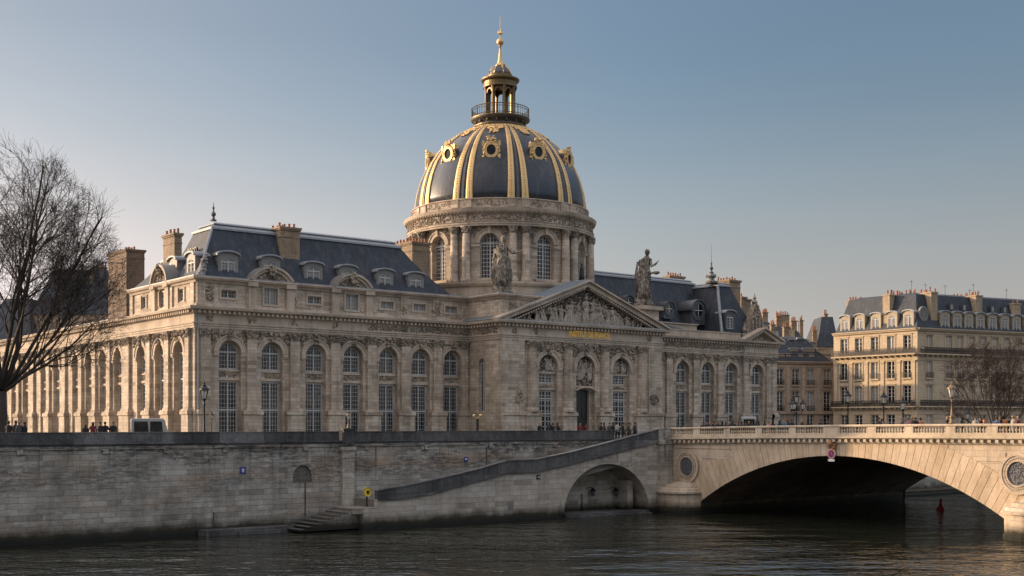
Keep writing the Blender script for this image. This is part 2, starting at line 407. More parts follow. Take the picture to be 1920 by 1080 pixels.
def dormer(parent, F, c, z, w, h, o, back, mat='lead', fmat='frame', arch=.35, winmat='glass', oculus=False, wm=None):
    """F plane, front at o, body reaching back; z sill height"""
    hw = w/2; m = MB(); ww = hw*.7; zs = z+h*.64; rs = ww*.5
    wall(m, F, c-hw, c+hw, z, z+h*.92, [(c, ww, [(z+.12, zs, rs)])], .15, o)
    for sg in (-1, 1): m.face([F(c+sg*hw, o, z), F(c+sg*hw, o-back, z), F(c+sg*hw, o-back, z+h*.92), F(c+sg*hw, o, z+h*.92)])
    d = m.build('dormer', mat, parent)
    r = MB(); n = 8; hw2 = hw+.16; top = []
    for i in range(n+1):
        a = pi*i/n; top.append((c-hw2*cos(a), z+h*.86+arch*h*.42*sin(a)+.02))
    poly = top+[(p[0], p[1]+.16) for p in reversed(top)]
    for i in range(n):
        p, q = top[i], top[i+1]; r.prism(F, [p, q, (q[0], q[1]+.16), (p[0], p[1]+.16)], o-back, o+.25)
    fc = MB(); fc.face([F(x, o+.01, zz) for x, zz in [(c-hw2+.05, z+h*.86)]+top[1:-1]+[(c+hw2-.05, z+h*.86)]])
    fc.build('dormer_gable', mat, d)
    r.build('dormer_hood', 'zinc', d)
    win(d, F, c, ww, z+.12, zs, rs, o-.14, 4, .4, fmat, winmat)
    return d
# ------------------------------------------------------------------ ground and water
def sheet(name, x0, x1, y0, y1, z, mat, kind='structure'):
    m = MB(); m.face([(x0, y0, z), (x1, y0, z), (x1, y1, z), (x0, y1, z)]); return tag(m.build(name, mat), kind=kind)
def m_ground(name, c, sc_=3):
    t = NT(name, .9); tc = t.node('ShaderNodeTexCoord'); n = t.noise(tc.outputs['Object'], sc_, 6); n2 = t.noise(tc.outputs['Object'], .2, 4)
    t.color(t.mix(t.math('MULTIPLY', t.math('ADD', n, n2), .5), tuple(x*.7 for x in c), tuple(x*1.25 for x in c))); t.bump(n, .3, .02); return t.m
M['asphalt'] = m_ground('asphalt', (.05, .05, .052)); M['paving'] = m_ground('paving_stone', (.17, .16, .14)); M['earth'] = m_ground('ground_earth', (.11, .105, .09), .5)
def m_water():
    t = NT('river_water', .06); tc = t.node('ShaderNodeTexCoord'); ob = tc.outputs['Object']
    t.b.inputs['IOR'].default_value = 1.33; t.b.inputs['Specular IOR Level'].default_value = .5
    n0 = t.noise(ob, .05, 3)
    t.color(t.mix(n0, (.011, .0125, .0085), (.019, .020, .0135)))
    rot = t.node('ShaderNodeMapping'); rot.inputs['Rotation'].default_value = (0, 0, A); t.link(ob, rot.inputs[0])
    a = t.noise(t.mapping(rot.outputs[0], (.26, .5, 1)), 1.0, 2.5, .5)
    b = t.noise(t.mapping(rot.outputs[0], (.6, 1.0, 1)), 1.7, 2, .5)
    s = t.noise(t.mapping(rot.outputs[0], (.09, .16, 1)), 1, 1, .5)
    g = t.ramp(t.noise(t.mapping(rot.outputs[0], (.018, .045, 1)), 1, 3, .5), [(.35, .5), (.65, 1.)])
    h = t.math('ADD', t.math('ADD', t.math('MULTIPLY', a, .5), t.math('MULTIPLY', b, .2)), t.math('MULTIPLY', s, .7))
    h = t.math('MULTIPLY', h, g)
    t.bump(h, 1., .7); return t.m
M['water'] = m_water()
SB = on_y(1258, -4)[0]; BW = 33.
sheet('river_water', -900, 900, -900, .3, 0, 'water')
sheet('ground', -1500, 2500, .9, 3500, G-.13, 'earth')
m = MB(); F0 = Fy(0)
m.box(F0, -300, 400, -5.0, -.9, G-.6, G); tag(m.build('quay_pavement', 'paving'), kind='structure')
sheet('quay_road', -300, 400, 5.004, 19, G-.12, 'asphalt')
m = MB()
for i in range(60): m.box(F0, -60+i*5, -57+i*5, -12.1, -11.95, G-.118, G-.112)
tag(m.build('lane_marking', plain('road_paint', (.6, .6, .57), .7)), kind='structure')
m = MB(); m.box(F0, -300, 400, -24.6, -19, G-.6, G-.01); tag(m.build('forecourt_pavement', 'paving'), kind='structure')
# ------------------------------------------------------------------ quay wall
Q = empty('quay_wall', (20, 0, 0), 'long blackened-topped stone river wall running along the left half under the palace', 'quay wall')
m = MB(); nx0, nx1 = on_y(549, 0)[0], on_y(585, 0)[0]; nc = (nx0+nx1)/2
wall(m, F0, -160, SB+.3, -1, 6.62, [(nc, (nx1-nx0)/2, [(3.75, 4.15, 1.0)])], .16)
wall(m, F0, SB+BW, 330, -1, 6.62, [(SB+BW+28, 1.5, [(0.2, 2.6, 1.4)]), (SB+BW+45, 1.5, [(.2, 2.6, 1.4)])], .7)
m.build('wall_face', 'quay', Q)
M['fill'] = stone('infill_rubble', (.2, .175, .14), (.13, .11, .09), bw=.4, bh=.14, dirt=.5, msize=.02)
m = MB(); m.face([F0(nc-1.2, -.15, 3.7), F0(nc+1.2, -.15, 3.7), F0(nc+1.2, -.15, 5.3), F0(nc-1.2, -.15, 5.3)])
m.face([F0(SB+BW+20, -.65, 0), F0(SB+BW+50, -.65, 0), F0(SB+BW+50, -.65, 5), F0(SB+BW+20, -.65, 5)]); m.build('blocked_arch', 'fill', Q)
PE = on_y(1150, 0)[0]
m = MB()
for a, b in ((-160, 27.0), (28.05, PE)):
    m.box(F0, a, b, -.5, .06, 7.12, 7.80); m.box(F0, a, b, -.54, .1, 7.80, 7.88)
m.box(F0, -160, SB, -.5, .22, 6.98, 7.12); m.box(F0, -160, SB, -.5, .14, 6.86, 6.98)
x = -158
while x < PE-3:
    w = U(1.7, 2.6)
    x += w
    if not 26.4 < x < 28.6: m.box(F0, x, x+.05, .03, .085, 7.12, 7.86)
    if R() < .35 and not 24 < x < 30: m.box(F0, x+.05, x+U(.6, 1.6), .0, .075, 7.13, 7.79)
m.build('parapet', 'grime', Q)
m = MB(); m.box(F0, -160, SB, -.3, .1, 6.62, 6.86)
x = -150
while x < SB-2:
    m.box(F0, x, x+.42, .002, .13, 6.3, 6.62); x += U(3.5, 8)
m.build('string_course', 'quay', Q)
m = MB(); m.box(F0, 26.95, 28.05, 0, .35, -.5, 6.3); m.box(F0, 26.8, 28.2, 0, .45, 6.3, 6.6); m.box(F0, 26.85, 28.15, .1, .42, 5.7, 5.8)
m.build('buttress', 'ramp', Q)
m = MB(); m.box(F0, 27.0, 28.05, -.55, .42, 6.86, 8.0); m.box(F0, 26.93, 28.12, -.6, .48, 8.0, 8.1)
m.build('parapet_pier', 'grime', Q)
m = MB(); m.box(F0, 26.75, 27.0, -.1, .2, 7.12, 7.84); m.build('parapet_stop', 'trim', Q)
m = MB()   # weep stains and drain pipe are real strips
for u, v0, v1 in ((912, 838, 872), (572, 905, 968), (400, 960, 985)):
    xx, D = on_y(u, 0); m.box(F0, xx-.035, xx+.035, .002, .06, hz(v1, D), hz(v0, D))
m.build('drain_pipe', plain('rusty_pipe', (.06, .035, .025)), Q)
m = MB(); m.box(F0, 14.5, 24.8, 0, 1.5, -.5, .42); m.box(F0, 17, 21, .9, 1.9, -.5, .25); m.build('mooring_ledge', 'grime', Q)
# quay beyond the bridge: lower bank
m = MB(); m.box(F0, SB+BW, 330, .0, 3.2, -.5, .55); m.box(F0, SB+BW, 330, 3.2, 3.9, -.5, .25); m.build('lower_bank', 'ramp', Q)
# ------------------------------------------------------------------ ramp
RW = empty('ramp_wall', (44, -4, 0), 'pale stone ramp wall with black sloping parapet and arched alcove, rising to the bridge', 'ramp')
prof = [(708, 920, 935), (725, 915.5, 936), (754, 911, 934), (813, 899, 924), (900, 878, 900), (949, 863, 886), (1004, 861, 884), (1067, 848, 870), (1150, 826.5, 849), (1233, 804.5, 828), (1258, 804, 829)]
pts = []
for u, vt, vb in prof:
    x, D = on_y(u, -4); pts.append((x, hz(vt, D), hz(vb, D)))
Fr = Fy(-4)
m = MB(); ac, ah = 53.06, 5.33
for (a, _, za), (b, _, zb) in zip(pts, pts[1:]):
    k = 8
    for i in range(k):
        xa = a+(b-a)*i/k; xb = a+(b-a)*(i+1)/k; ya = za+(zb-za)*i/k; yb = za+(zb-za)*(i+1)/k
        def lo(x): return .3+4.47*sqrt(max(0, 1-((x-ac)/ah)**2)) if abs(x-ac) < ah else -1
        m.face([Fr(xa, 0, lo(xa)), Fr(xb, 0, lo(xb)), Fr(xb, 0, yb), Fr(xa, 0, ya)])
m.box(Fr, 26.68, 28.0, -4, 0, -1, 1.67); m.face([Fr(28.0, 0, -1), Fr(28.0, -.5, -1), Fr(28.0, -.5, 2.4), Fr(28.0, 0, 2.4)])
for i in range(24):       # alcove vault
    a0 = pi*i/24; a1 = pi*(i+1)/24
    m.face([Fr(ac+ah*cos(a0), 0, .3+4.47*sin(a0)), Fr(ac+ah*cos(a1), 0, .3+4.47*sin(a1)), Fr(ac+ah*cos(a1), -3, .3+4.47*sin(a1)), Fr(ac+ah*cos(a0), -3, .3+4.47*sin(a0))])
m.face([Fr(ac-6, -3, -1), Fr(ac+6, -3, -1), Fr(ac+6, -3, 5), Fr(ac-6, -3, 5)])
m.box(Fr, ac+ah-1.6, ac+ah-.9, -3, -1.2, .4, 3.1); m.box(Fr, ac-.6, ac-.3, -3, -2.75, .4, 1.9)
m.build('wall_face', 'ramp', RW)
m = MB(); m.ring(Fr, ac, .3, 5.33, 5.85, .0, .06, n=30, ry=4.47/5.33); m.build('arch_ring', 'ramp', RW)
m = MB()
for (a, ta, ba), (b, tb, bb) in zip(pts, pts[1:]):
    m.hexa([Fr(a, .08, ba+.12), Fr(b, .08, bb+.12), Fr(b, -.42, bb+.12), Fr(a, -.42, ba+.12), Fr(a, .08, ta-.1), Fr(b, .08, tb-.1), Fr(b, -.42, tb-.1), Fr(a, -.42, ta-.1)])
    m.hexa([Fr(a, .14, ta-.1), Fr(b, .14, tb-.1), Fr(b, -.48, tb-.1), Fr(a, -.48, ta-.1), Fr(a, .14, ta), Fr(b, .14, tb), Fr(b, -.48, tb), Fr(a, -.48, ta)])
    m.hexa([Fr(a, .2, ba-.06), Fr(b, .2, bb-.06), Fr(b, -.42, bb-.06), Fr(a, -.42, ba-.06), Fr(a, .2, ba+.12), Fr(b, .2, bb+.12), Fr(b, -.42, bb+.12), Fr(a, -.42, ba+.12)])
for u in (813, 1067, 1160):
    x, D = on_y(u, -4); z = [p for p in pts if p[0] <= x+.01][-1]
    m.box(Fr, x-.12, x+.12, -.45, .12, z[2]+.05, z[1]-.05)
m.build('parapet', 'grime', RW)
m = MB()
for (a, _, za), (b, _, zb) in zip(pts, pts[1:]): m.hexa([Fr(a, -.42, za-1.5), Fr(b, -.42, zb-1.5), Fr(b, -3.99, zb-1.5), Fr(a, -3.99, za-1.5), Fr(a, -.42, za-.1), Fr(b, -.42, zb-.1), Fr(b, -3.99, zb-.1), Fr(a, -3.99, za-.1)])
m.build('ramp_floor', 'paving', RW)
m = MB(); m.box(Fr, ac-ah+.2, ac+ah-.2, -3, .25, -.5, .28); m.box(Fr, ac-ah+.2, ac+ah-.2, .25, .7, -.5, .1); m.build('alcove_step', 'grime', RW)
m = MB(); m.box(Fr, 59.7, SB-.02, -.3, .3, -.5, 6.55); m.box(Fr, 59.5, SB-.02, -.5, .42, 6.55, 6.95); m.box(Fr, 59.6, SB-.02, -.5, .25, 6.95, 8.0); m.box(Fr, 59.5, SB-.02, -.55, .33, 8.0, 8.12)
m.build('end_pier', 'ramp', RW)
ST = empty('landing_steps', (24, -2, 0), 'worn stone steps going down to the water from the small landing left of the ramp', 'steps')
m = MB(); n = 8
for i in range(n):
    x0 = 21.3+(26.68-21.3)*i/n; m.box(F0, x0, 26.68, .36, 3.4-.0*i, .1+(1.5*i/n), .1+1.5*(i+1)/n-.006)
m.box(F0, 26.0, 28.2, .36, 3.99, 1.3, 1.74)
m.build('step_flight', 'quay', ST)
m = MB()
for i in range(n):
    x0 = 21.3+(26.68-21.3)*i/n; z = .1+1.5*(i+1)/n; m.box(F0, x0-.05, x0+.35, .36, 3.45, z-.05, z+.012)
m.build('step_edge', 'grime', ST)
# iron railing at the top of the ramp
IR = empty('iron_railing', (59, -.1, G), 'low black iron railing on the quay edge beside the top of the ramp', 'railing')
m = MB()
for z in (.95, .55, .2): m.box(F0, PE, SB-.8, .0, .05, G+z, G+z+.05)
for i in range(9): m.box(F0, PE+(SB-.8-PE)*i/8-.03, PE+(SB-.8-PE)*i/8+.03, -.01, .06, G, G+1.05)
m.build('rails', 'iron', IR)
# ------------------------------------------------------------------ bridge
B = empty('stone_bridge', (SB+BW/2, -40, 0), 'wide pale stone bridge with a low arch, medallions and a sunlit balustrade, on the right', 'bridge')
Fb = lambda s, o, z: (SB-o, -s, z)
def cam_dz(s): return .40*(1-((42-min(s, 42))/40)**2)
Fc = lambda s, o, z: (SB-o, -s, z+cam_dz(s))
s1 = -on_x(1310, SB)[0]; s2 = -on_x(1896, SB)[0]
hw = (s2-s1)/2; zs_, zc_ = 1.0, 5.78; RR = (hw*hw+(zc_-zs_)**2)/(2*(zc_-zs_)); PIER = 4.6
arches = [s1+hw+k*(2*hw+PIER) for k in range(3)]; SE = arches[-1]+hw+6
def under(s):
    for c in arches:
        if abs(s-c) < hw: return zc_-RR+sqrt(RR*RR-(s-c)**2)
    return -1.5
m = MB(); mk = MB(); k = 260
for i in range(k):
    a = 4+(SE-4)*i/k; b = 4+(SE-4)*(i+1)/k
    m.face([Fb(a, -.05, under(a+1e-3)), Fb(b, -.05, under(b-1e-3)), Fc(b, -.05, 6.62), Fc(a, -.05, 6.62)])
    mk.face([Fb(a, -BW, under(a+1e-3)), Fb(b, -BW, under(b-1e-3)), Fc(b, -BW, 6.62), Fc(a, -BW, 6.62)])
m.build('spandrel_wall', 'bridge', B); mk.build('spandrel_wall', 'bridge', B)
M['vous'] = stone('voussoir_stone', (.66, .535, .395), (.58, .46, .335), bw=3, bh=9, dirt=.5, dirtc=(.25, .19, .12), streak=.5, bricks=False, island=.38)
zt_ = lambda s: 6.5+cam_dz(s)
for c in arches[:2]:
    m = MB()
    al = math.asin(hw/RR); nv = 53; zc0 = zc_-RR
    for i in range(nv):
        a0 = -al+2*al*i/nv+.0006; a1 = -al+2*al*(i+1)/nv-.0006
        def outr(a):
            L = RR+2.75; cap = (zt_(c+L*sin(a))-zc0)/cos(a); return min(L, cap)
        L = 4.2 if False else None
        am = (a0+a1)/2; jit = U(-.12, .12)
        ra, rb = outr(a0), outr(a1)
        if ra < RR+2.7: pass
        else: ra += jit; rb += jit
        P4 = [(c+RR*sin(a0), zc0+RR*cos(a0)), (c+RR*sin(a1), zc0+RR*cos(a1)), (c+rb*sin(a1), zc0+rb*cos(a1)), (c+ra*sin(a0), zc0+ra*cos(a0))]
        m.prism(Fb, P4, -.05, .0+U(-.006, .006))
    m.build('voussoirs', 'vous', B)

m = MB()
for c in arches:
    al = math.asin(hw/RR); zc0 = zc_-RR
    for i in range(40):
        a0 = -al+2*al*i/40; a1 = -al+2*al*(i+1)/40
        m.face([Fb(c+RR*sin(a0), 0, zc0+RR*cos(a0)), Fb(c+RR*sin(a1), 0, zc0+RR*cos(a1)), Fb(c+RR*sin(a1), -BW, zc0+RR*cos(a1)), Fb(c+RR*sin(a0), -BW, zc0+RR*cos(a0))])
for c0, c1 in [(3.9, s1)]+[(c+hw, c+hw+PIER) for c in arches[:2]]+[(arches[2]+hw, SE)]:
    for s in (c0, c1): m.face([Fb(s, -.0, -1.5), Fb(s, -BW, -1.5), Fb(s, -BW, zs_), Fb(s, -.0, zs_)])
m.face([Fb(4, 0, -1.5), Fb(4, -BW, -1.5), Fb(4, -BW, 6.6), Fb(4, 0, 6.6)])
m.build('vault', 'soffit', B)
m = MB()
pth = [(SB, -4-i*(SE-4)/30) for i in range(31)]
sweep(m, pth, [(-.3, 6.5), (-.3, 7.4), (.16, 7.4), (.16, 7.34), (.12, 7.12), (.5, 7.12), (.5, 6.98), (.38, 6.9), (.14, 6.86), (.14, 6.58), (.05, 6.5)], dz=lambda p: cam_dz(-p[1]))
pth2 = [(x+BW, y) for x, y in reversed(pth)]
sweep(m, pth2, [(-.3, 6.5), (-.3, 7.4), (.16, 7.4), (.12, 7.12), (.5, 7.12), (.38, 6.9), (.14, 6.86), (.05, 6.5)], dz=lambda p: cam_dz(-p[1]))
m.build('cornice', 'bridge_trim', B)
m = MB(); n = int((SE-4)/.62)
for i in range(n):
    s = 4.3+i*.62; m.box(Fc, s-.13, s+.13, .14, .40, 6.66, 6.88)
m.build('dentils', 'bridge_trim', B)
m = MB(); m.hexa([(SB+.3, -4, G), (SB+BW-.3, -4, G), (SB+BW-.3, 1.2, G), (SB+.3, 1.2, G)]+[(SB+.3, -4, G+.1), (SB+BW-.3, -4, G+.1), (SB+BW-.3, 1.2, G+.02), (SB+.3, 1.2, G+.02)])
for a, b in zip(pth, pth[1:]):
    z0, z1 = 6.95+cam_dz(-a[1]), 6.95+cam_dz(-b[1]); m.hexa([(SB+.3, b[1], z1-.3), (SB+BW-.3, b[1], z1-.3), (SB+BW-.3, a[1], z0-.3), (SB+.3, a[1], z0-.3), (SB+.3, b[1], z1), (SB+BW-.3, b[1], z1), (SB+BW-.3, a[1], z0), (SB+.3, a[1], z0)])
m.build('deck', 'asphalt', B)
posts = [(-on_x(a, SB)[0], -on_x(b, SB)[0]) for a, b in ((1258, 1263), (1302, 1314), (1359, 1370), (1418, 1430), (1481, 1494), (1546, 1576), (1628, 1644), (1698, 1714), (1775, 1793), (1853, 1872))]
while posts[-1][1] < SE-4: posts.append((posts[-1][0]+3.45, posts[-1][0]+4.2))
bal_prof = [(.085, 0), (.085, .05), (.05, .07), (.05, .1), (.1, .2), (.09, .27), (.045, .38), (.04, .44), (.07, .47), (.07, .52)]
for i, (a, b) in enumerate(posts):
    m = MB(); m.box(Fc, a, b, -.24, .13, 7.401, 7.9); m.box(Fc, a+.1, b-.1, .13, .145, 7.48, 7.82); m.build('balustrade_post', 'bridge_trim', B)
    if i < len(posts)-1:
        n0, n1 = b, posts[i+1][0]; m = MB(); k = max(3, int(round((n1-n0)/.265)))
        for j in range(k):
            s = n0+(j+.5)*(n1-n0)/k; x_, y_, z_ = Fc(s, -.04, 7.39); m.lathe((x_, y_, z_), bal_prof, 8)
        m.build('balusters', 'bridge_trim', B, True)
m = MB()
sweep(m, pth, [(-.28, 7.9), (-.28, 8.06), (-.2, 8.1), (.14, 8.1), (.2, 8.06), (.2, 7.96), (.14, 7.9)], dz=lambda p: cam_dz(-p[1]))
m.build('handrail', 'bridge_trim', B)
m = MB(); sweep(m, pth2, [(-.28, 7.4), (-.28, 8.08), (.2, 8.08), (.2, 7.4)], dz=lambda p: cam_dz(-p[1])); m.build('downstream_parapet', 'bridge_trim', B)
def cutwater(c, w, out, side=(0, 1)):
    m = MB()
    if 1:
        x0, sg = SB+side[0], side[1]
        def rg(r, o, z): return [(x0-sg*(o*out*sin(t)), -(c+r*w/2*cos(t)), z) for t in [pi*i/10 for i in range(11)]]
        m.loft([rg(1.04, 1.05, -1.5), rg(1.04, 1.05, .35), rg(1, 1, .4), rg(1, 1, 1.85), rg(1.1, 1.12, 1.9), rg(1.1, 1.12, 2.08), rg(1., 1., 2.12), rg(.98, .95, 2.35), rg(.84, .8, 2.42), rg(.8, .74, 2.68), rg(.62, .5, 2.72), rg(.5, .35, 2.95), rg(.2, .05, 3.0)])
    return m
cutwater(5.6, 4.4, 2.3).build('abutment_cutwater', 'bridge', B)
for c in arches[:2]:
    for sd in ((0, 1), (BW, -1)): cutwater(c+hw+PIER/2, PIER+.3, 2.6, sd).build('pier_cutwater', 'bridge', B)
M['meddark'] = plain('medallion_bronze', (.10, .10, .11), .6, 0, .8, 9, .9)
def medallion(s, z):
    m = MB()
    m.ring(Fb, s, z, 1.28, 1.5, .0, .18, 0, 2*pi, 36, 1.05); m.ring(Fb, s, z, .93, 1.28, .0, .1, 0, 2*pi, 36, 1.05); m.ring(Fb, s, z, .86, .95, .0, .2, 0, 2*pi, 36, 1.05)
    for i in range(40):
        t = 2*pi*i/40; m.blob(Fb(s+1.11*cos(t), .12, z+1.16*sin(t)), (.07, .1, .08))
    o = m.build('medallion', 'bridge', B)
    m = MB(); m.ring(Fb, s, z, 0.001, .86, .0, .05, 0, 2*pi, 30, 1.05)
    carve(m, Fb, s-.7, s+.7, z-.75, z+.75, .05, 130, .13, .08, lambda a, b: hypot(a-s, b-z) < .75)
    m.build('medallion_relief', 'meddark', o)
s_, D = on_x(1289, SB); medallion(-s_, hz(875, D))
s_, D = on_x(1908, SB); medallion(-s_+.1, hz(888, D))
# framed panels around the medallions
m = MB()
for c, sgn in ((7.0, 1), (arches[0]+hw-.6, -1)):
    pass
s0_, D = on_x(1311, SB); s1_, D1 = on_x(1376, SB); s0_, s1_ = -s0_, -s1_
m.box(Fb, 4.3, s1_+1.0, -.05, .03, 6.18, 6.24); m.box(Fb, s0_+.4, s1_, -.05, .02, hz(861, D1), hz(847, D1))
sr = -on_x(1826, SB)[0]; m.box(Fb, sr, sr+2.6, -.05, .02, 5.65, 6.3)
m.build('panel_moulding', 'bridge', B)
m = MB(); s_ = arches[0]-.35; kz = 5.9
for i in range(60): m.blob(Fb(s_+U(-.38, .38), .2+U(-.1, .15), 6.9+U(-.5, .35)), (U(.06, .16),)*3)
m.blob(Fb(s_, .35, 6.85), (.26, .24, .34)); m.blob(Fb(s_, .6, 6.8), (.08, .06, .1))
m.box(Fb, s_-.32, s_+.32, -.05, .18, 5.75, 6.6)
M['mask'] = stone('ochre_stone', (.5, .27, .14), (.38, .2, .11), bricks=False, dirt=.3, dirtc=(.12, .07, .05), bmp=.6)
m.build('keystone_mask', 'mask', B)
def disc(m, F, s, z, r0, r1, o0, o1, n=24): m.ring(F, s, z, r0, r1, o0, o1, 0, 2*pi, n)
blue = plain('sign_blue', (.02, .035, .2), .4, 0, .1, 3, 0); red = plain('sign_red', (.42, .03, .03), .4, 0, .1, 3, 0); white = plain('sign_white', (.6, .58, .52), .5, 0, .1, 3, 0); yellow = plain('sign_yellow', (.6, .42, .04), .5, 0, .1, 3, 0)
S = empty('navigation_sign', Fb(s_, .2, 5.9), 'round blue sign with a red rim hanging over the crown of the arch', 'sign')
m = MB(); disc(m, Fb, s_, 5.95, .27, .36, .19, .25); m.bar(Fb, (s_-.2, 6.13), (s_+.2, 5.77), .06, .2, .27); m.bar(Fb, (s_-.2, 5.77), (s_+.2, 6.13), .06, .2, .272); m.build('red_rim', red, S)
m = MB(); disc(m, Fb, s_, 5.95, .001, .27, .19, .24); m.build('blue_disc', blue, S)
m = MB(); disc(m, Fb, s_, 5.95, .36, .42, .19, .23); m.box(Fb, s_-.32, s_+.32, .19, .24, 5.3, 5.5); m.build('white_plate', white, S)
def plate(name, u, v, w, h, y, mat, label, mark=None, off=.06):
    x, D = on_y(u, y); F = Fy(y); z = hz(v, D); r = empty(name, F(x, 0, z), label, 'sign')
    m = MB(); m.box(F, x-w/2, x+w/2, .01, off, z-h/2, z+h/2); m.build('sign_plate', mat, r)
    if mark:
        m = MB(); mark(m, F, x, z, off); m.build('sign_symbol', white, r)
plate('river_sign', 455, 881.5, .5, .52, 0, blue, 'square blue sign on the left stretch of quay wall', lambda m, F, x, z, o: (m.bar(F, (x, z-.17), (x, z+.17), .06, o, o+.01), m.bar(F, (x-.1, z-.02), (x, z-.17), .05, o, o+.012), m.bar(F, (x+.1, z-.02), (x, z-.17), .05, o, o+.014), m.box(F, x-.13, x+.13, o, o+.016, z+.02, z+.07)))
plate('river_sign', 873, 861.5, .36, .42, 0, blue, 'small blue plate in a pale frame on the quay wall above the ramp', lambda m, F, x, z, o: m.box(F, x-.1, x+.1, o, o+.01, z-.03, z+.1))
plate('river_sign', 1009, 894.5, .4, .38, -4, M['dark'], 'small dark plate with a white arrow on the ramp wall left of the alcove', lambda m, F, x, z, o: (m.box(F, x-.12, x+.12, o, o+.01, z-.025, z+.025), m.bar(F, (x+.12, z), (x+.02, z+.1), .05, o, o+.012), m.bar(F, (x+.12, z), (x+.02, z-.1), .05, o, o+.014)))
m = MB(); x, D = on_y(957, -4); m.box(Fr, x-.3, x+.3, .0, .03, 1.0, 1.75)
for i in range(6): m.box(Fr, x-.27+i*.1, x-.22+i*.1, .03, .05, 1.03, 1.72)
m.build('wall_grille', 'lead', RW)
x, D = on_y(688, -2.4); S = empty('lifebuoy_post', (x, -2.4, 1.74), 'yellow round lifebuoy box on a short black post on the landing', 'lifebuoy post'); F2 = Fy(-2.4)
m = MB(); m.box(F2, x-.05, x+.05, -.05, .05, 1.74, 2.6); m.build('post', 'iron', S)
m = MB(); disc(m, F2, x, 2.95, .13, .38, .0, .14); m.build('lifebuoy', yellow, S, True)
m = MB(); disc(m, F2, x, 2.95, .001, .14, .02, .1); m.build('backing', 'iron', S)
def wall_lantern(u, v, lab):
    y = -1.0; F = Fy(y); x, D = on_y(u, y); z = hz(v, D); r = empty('wall_lantern', F(x, 0, z), lab, 'lantern')
    m = MB(); m.tube([F(x-.5, 0, z+.35), F(x-.25, .2, z+.5), F(x, .45, z+.42)], [.03]*3, 5); m.lathe(F(x, .45, z), [(.12, -.35), (.14, -.3)], 6); m.lathe(F(x, .45, z), [(.32, .18), (.2, .32), (.06, .42), (.03, .5)], 6)
    for k in range(6):
        a = pi*k/3; m.tube([F(x+.13*cos(a), .45+.13*sin(a), z-.32), F(x+.22*cos(a), .45+.22*sin(a), z+.2)], [.02, .02], 4)
    m.build('bracket', 'iron', r); m = MB(); m.lathe(F(x, .45, z), [(.11, -.3), (.2, .18)], 6); m.build('lantern_glass', plain('dusty_glass', (.12, .12, .12), .3), r)
wall_lantern(1106, 923, 'left of the two iron wall lanterns inside the ramp alcove'); wall_lantern(1149, 923, 'right of the two iron wall lanterns inside the ramp alcove')
x, y = at(1764, 122); S = empty('river_buoy', (x, y, 0), 'small red buoy floating beyond the bridge arch', 'buoy')
m = MB(); m.lathe((x, y, 0), [(.05, -.3), (.42, -.1), (.45, .1), (.3, .25), (.2, .3), (.12, .8), (.1, .85)], 12); m.build('float', red, S, True)
m = MB(); m.lathe((x, y, .85), [(.14, 0), (.16, .1), (.04, .3)], 8); m.build('topmark', red, S)
# ------------------------------------------------------------------ palace
PX, PY = 25.1, 24.8; QX0, QX1, QY = 58.1, 83.0, 18.8; EX = 111.9
P = empty('domed_palace', (PX, PY, G), 'long classical stone palace with a gilt-ribbed dark dome, pedimented portico and slate mansard roofs', 'palace')
FA, FL_, FP, FQ = Fy(PY), Fx(PX), Fy(QY), Fx(QX0)
bays_A = [28.79, 33.41, 38.43, 42.92, 47.33, 51.57, 55.84]
bays_L = [28.65, 33.53, 38.43, 45.2, 49.8, 54.4, 59.0, 66.0, 71.0, 78.5, 83.5]
bays_R = [87.6, 92.94, 97.72, 102.4, 107.73]
bays_P = [64.93, 70.6, 76.3]
LY1 = 90.
def recess(full=False): return [(7.0, 15.6, 1.2)]
walls = MB()
wall(walls, FA, PX, QX0, G-.5, 18.0, [(c, 1.2, recess()) for c in bays_A], .5)
wall(walls, FL_, PY, LY1, G-.5, 18.0, [(c, 1.2, recess()) for c in bays_L], .5)
wall(walls, FQ, QY, PY, G-.5, 18.0, [(on_x(903, QX0)[0], .55, [(9.9, 15.3, .55)])], .4)
wall(walls, FA, QX1, EX, G-.5, 18.0, [(c, 1.2, recess()) for c in bays_R], .5)
wall(walls, FP, QX0, QX1, G-.5, 18.0, [(c, 1.35 if i != 1 else 1.45, [(7.0, 15.0, 1.35 if i != 1 else 1.45)]) for i, c in enumerate(bays_P)], .55)
walls.face([(QX1, QY, G-.5), (QX1, PY, G-.5), (QX1, PY, 18), (QX1, QY, 18)])
walls.face([(EX, PY, G-.5), (EX, PY+16, G-.5), (EX, PY+16, 20), (EX, PY, 20)])
walls.face([(PX, LY1, G-.5), (PX+14, LY1, G-.5), (PX+14, LY1, 20), (PX, LY1, 20)])
walls.build('wall', 'stone', P)
m = MB()   # rear of recesses with window openings
for F, cs, a, b in ((FA, bays_A, PX, QX0), (FL_, bays_L[2:], PY, LY1), (FA, bays_R, QX1, EX)):
    for c in cs: wall(m, F, c-1.25, c+1.25, 6.9, 17, [(c, 1.02, [(7.05, 12.75, 0), (13.95, 15.65, .98)])], .14, -.5)
for c in bays_L[:2]: wall(m, FL_, c-1.25, c+1.25, 6.9, 17, [(c, 1.02, [(7.05, 15.65, .98)])], .14, -.5)
for i, c in enumerate(bays_P):
    if i != 1: wall(m, FP, c-1.4, c+1.4, 6.9, 16.6, [(c, 1.0, [(7.05, 12.35, 0), (13.2, 14.2, 0)])], .14, -.55)
    else: wall(m, FP, c-1.5, c+1.5, 6.9, 16.6, [(c, .98, [(7.0, 12.3, .25)])], .5, -.55)
m.build('recessed_wall', 'stone', P)
core = MB(); FZ = Fy(0)
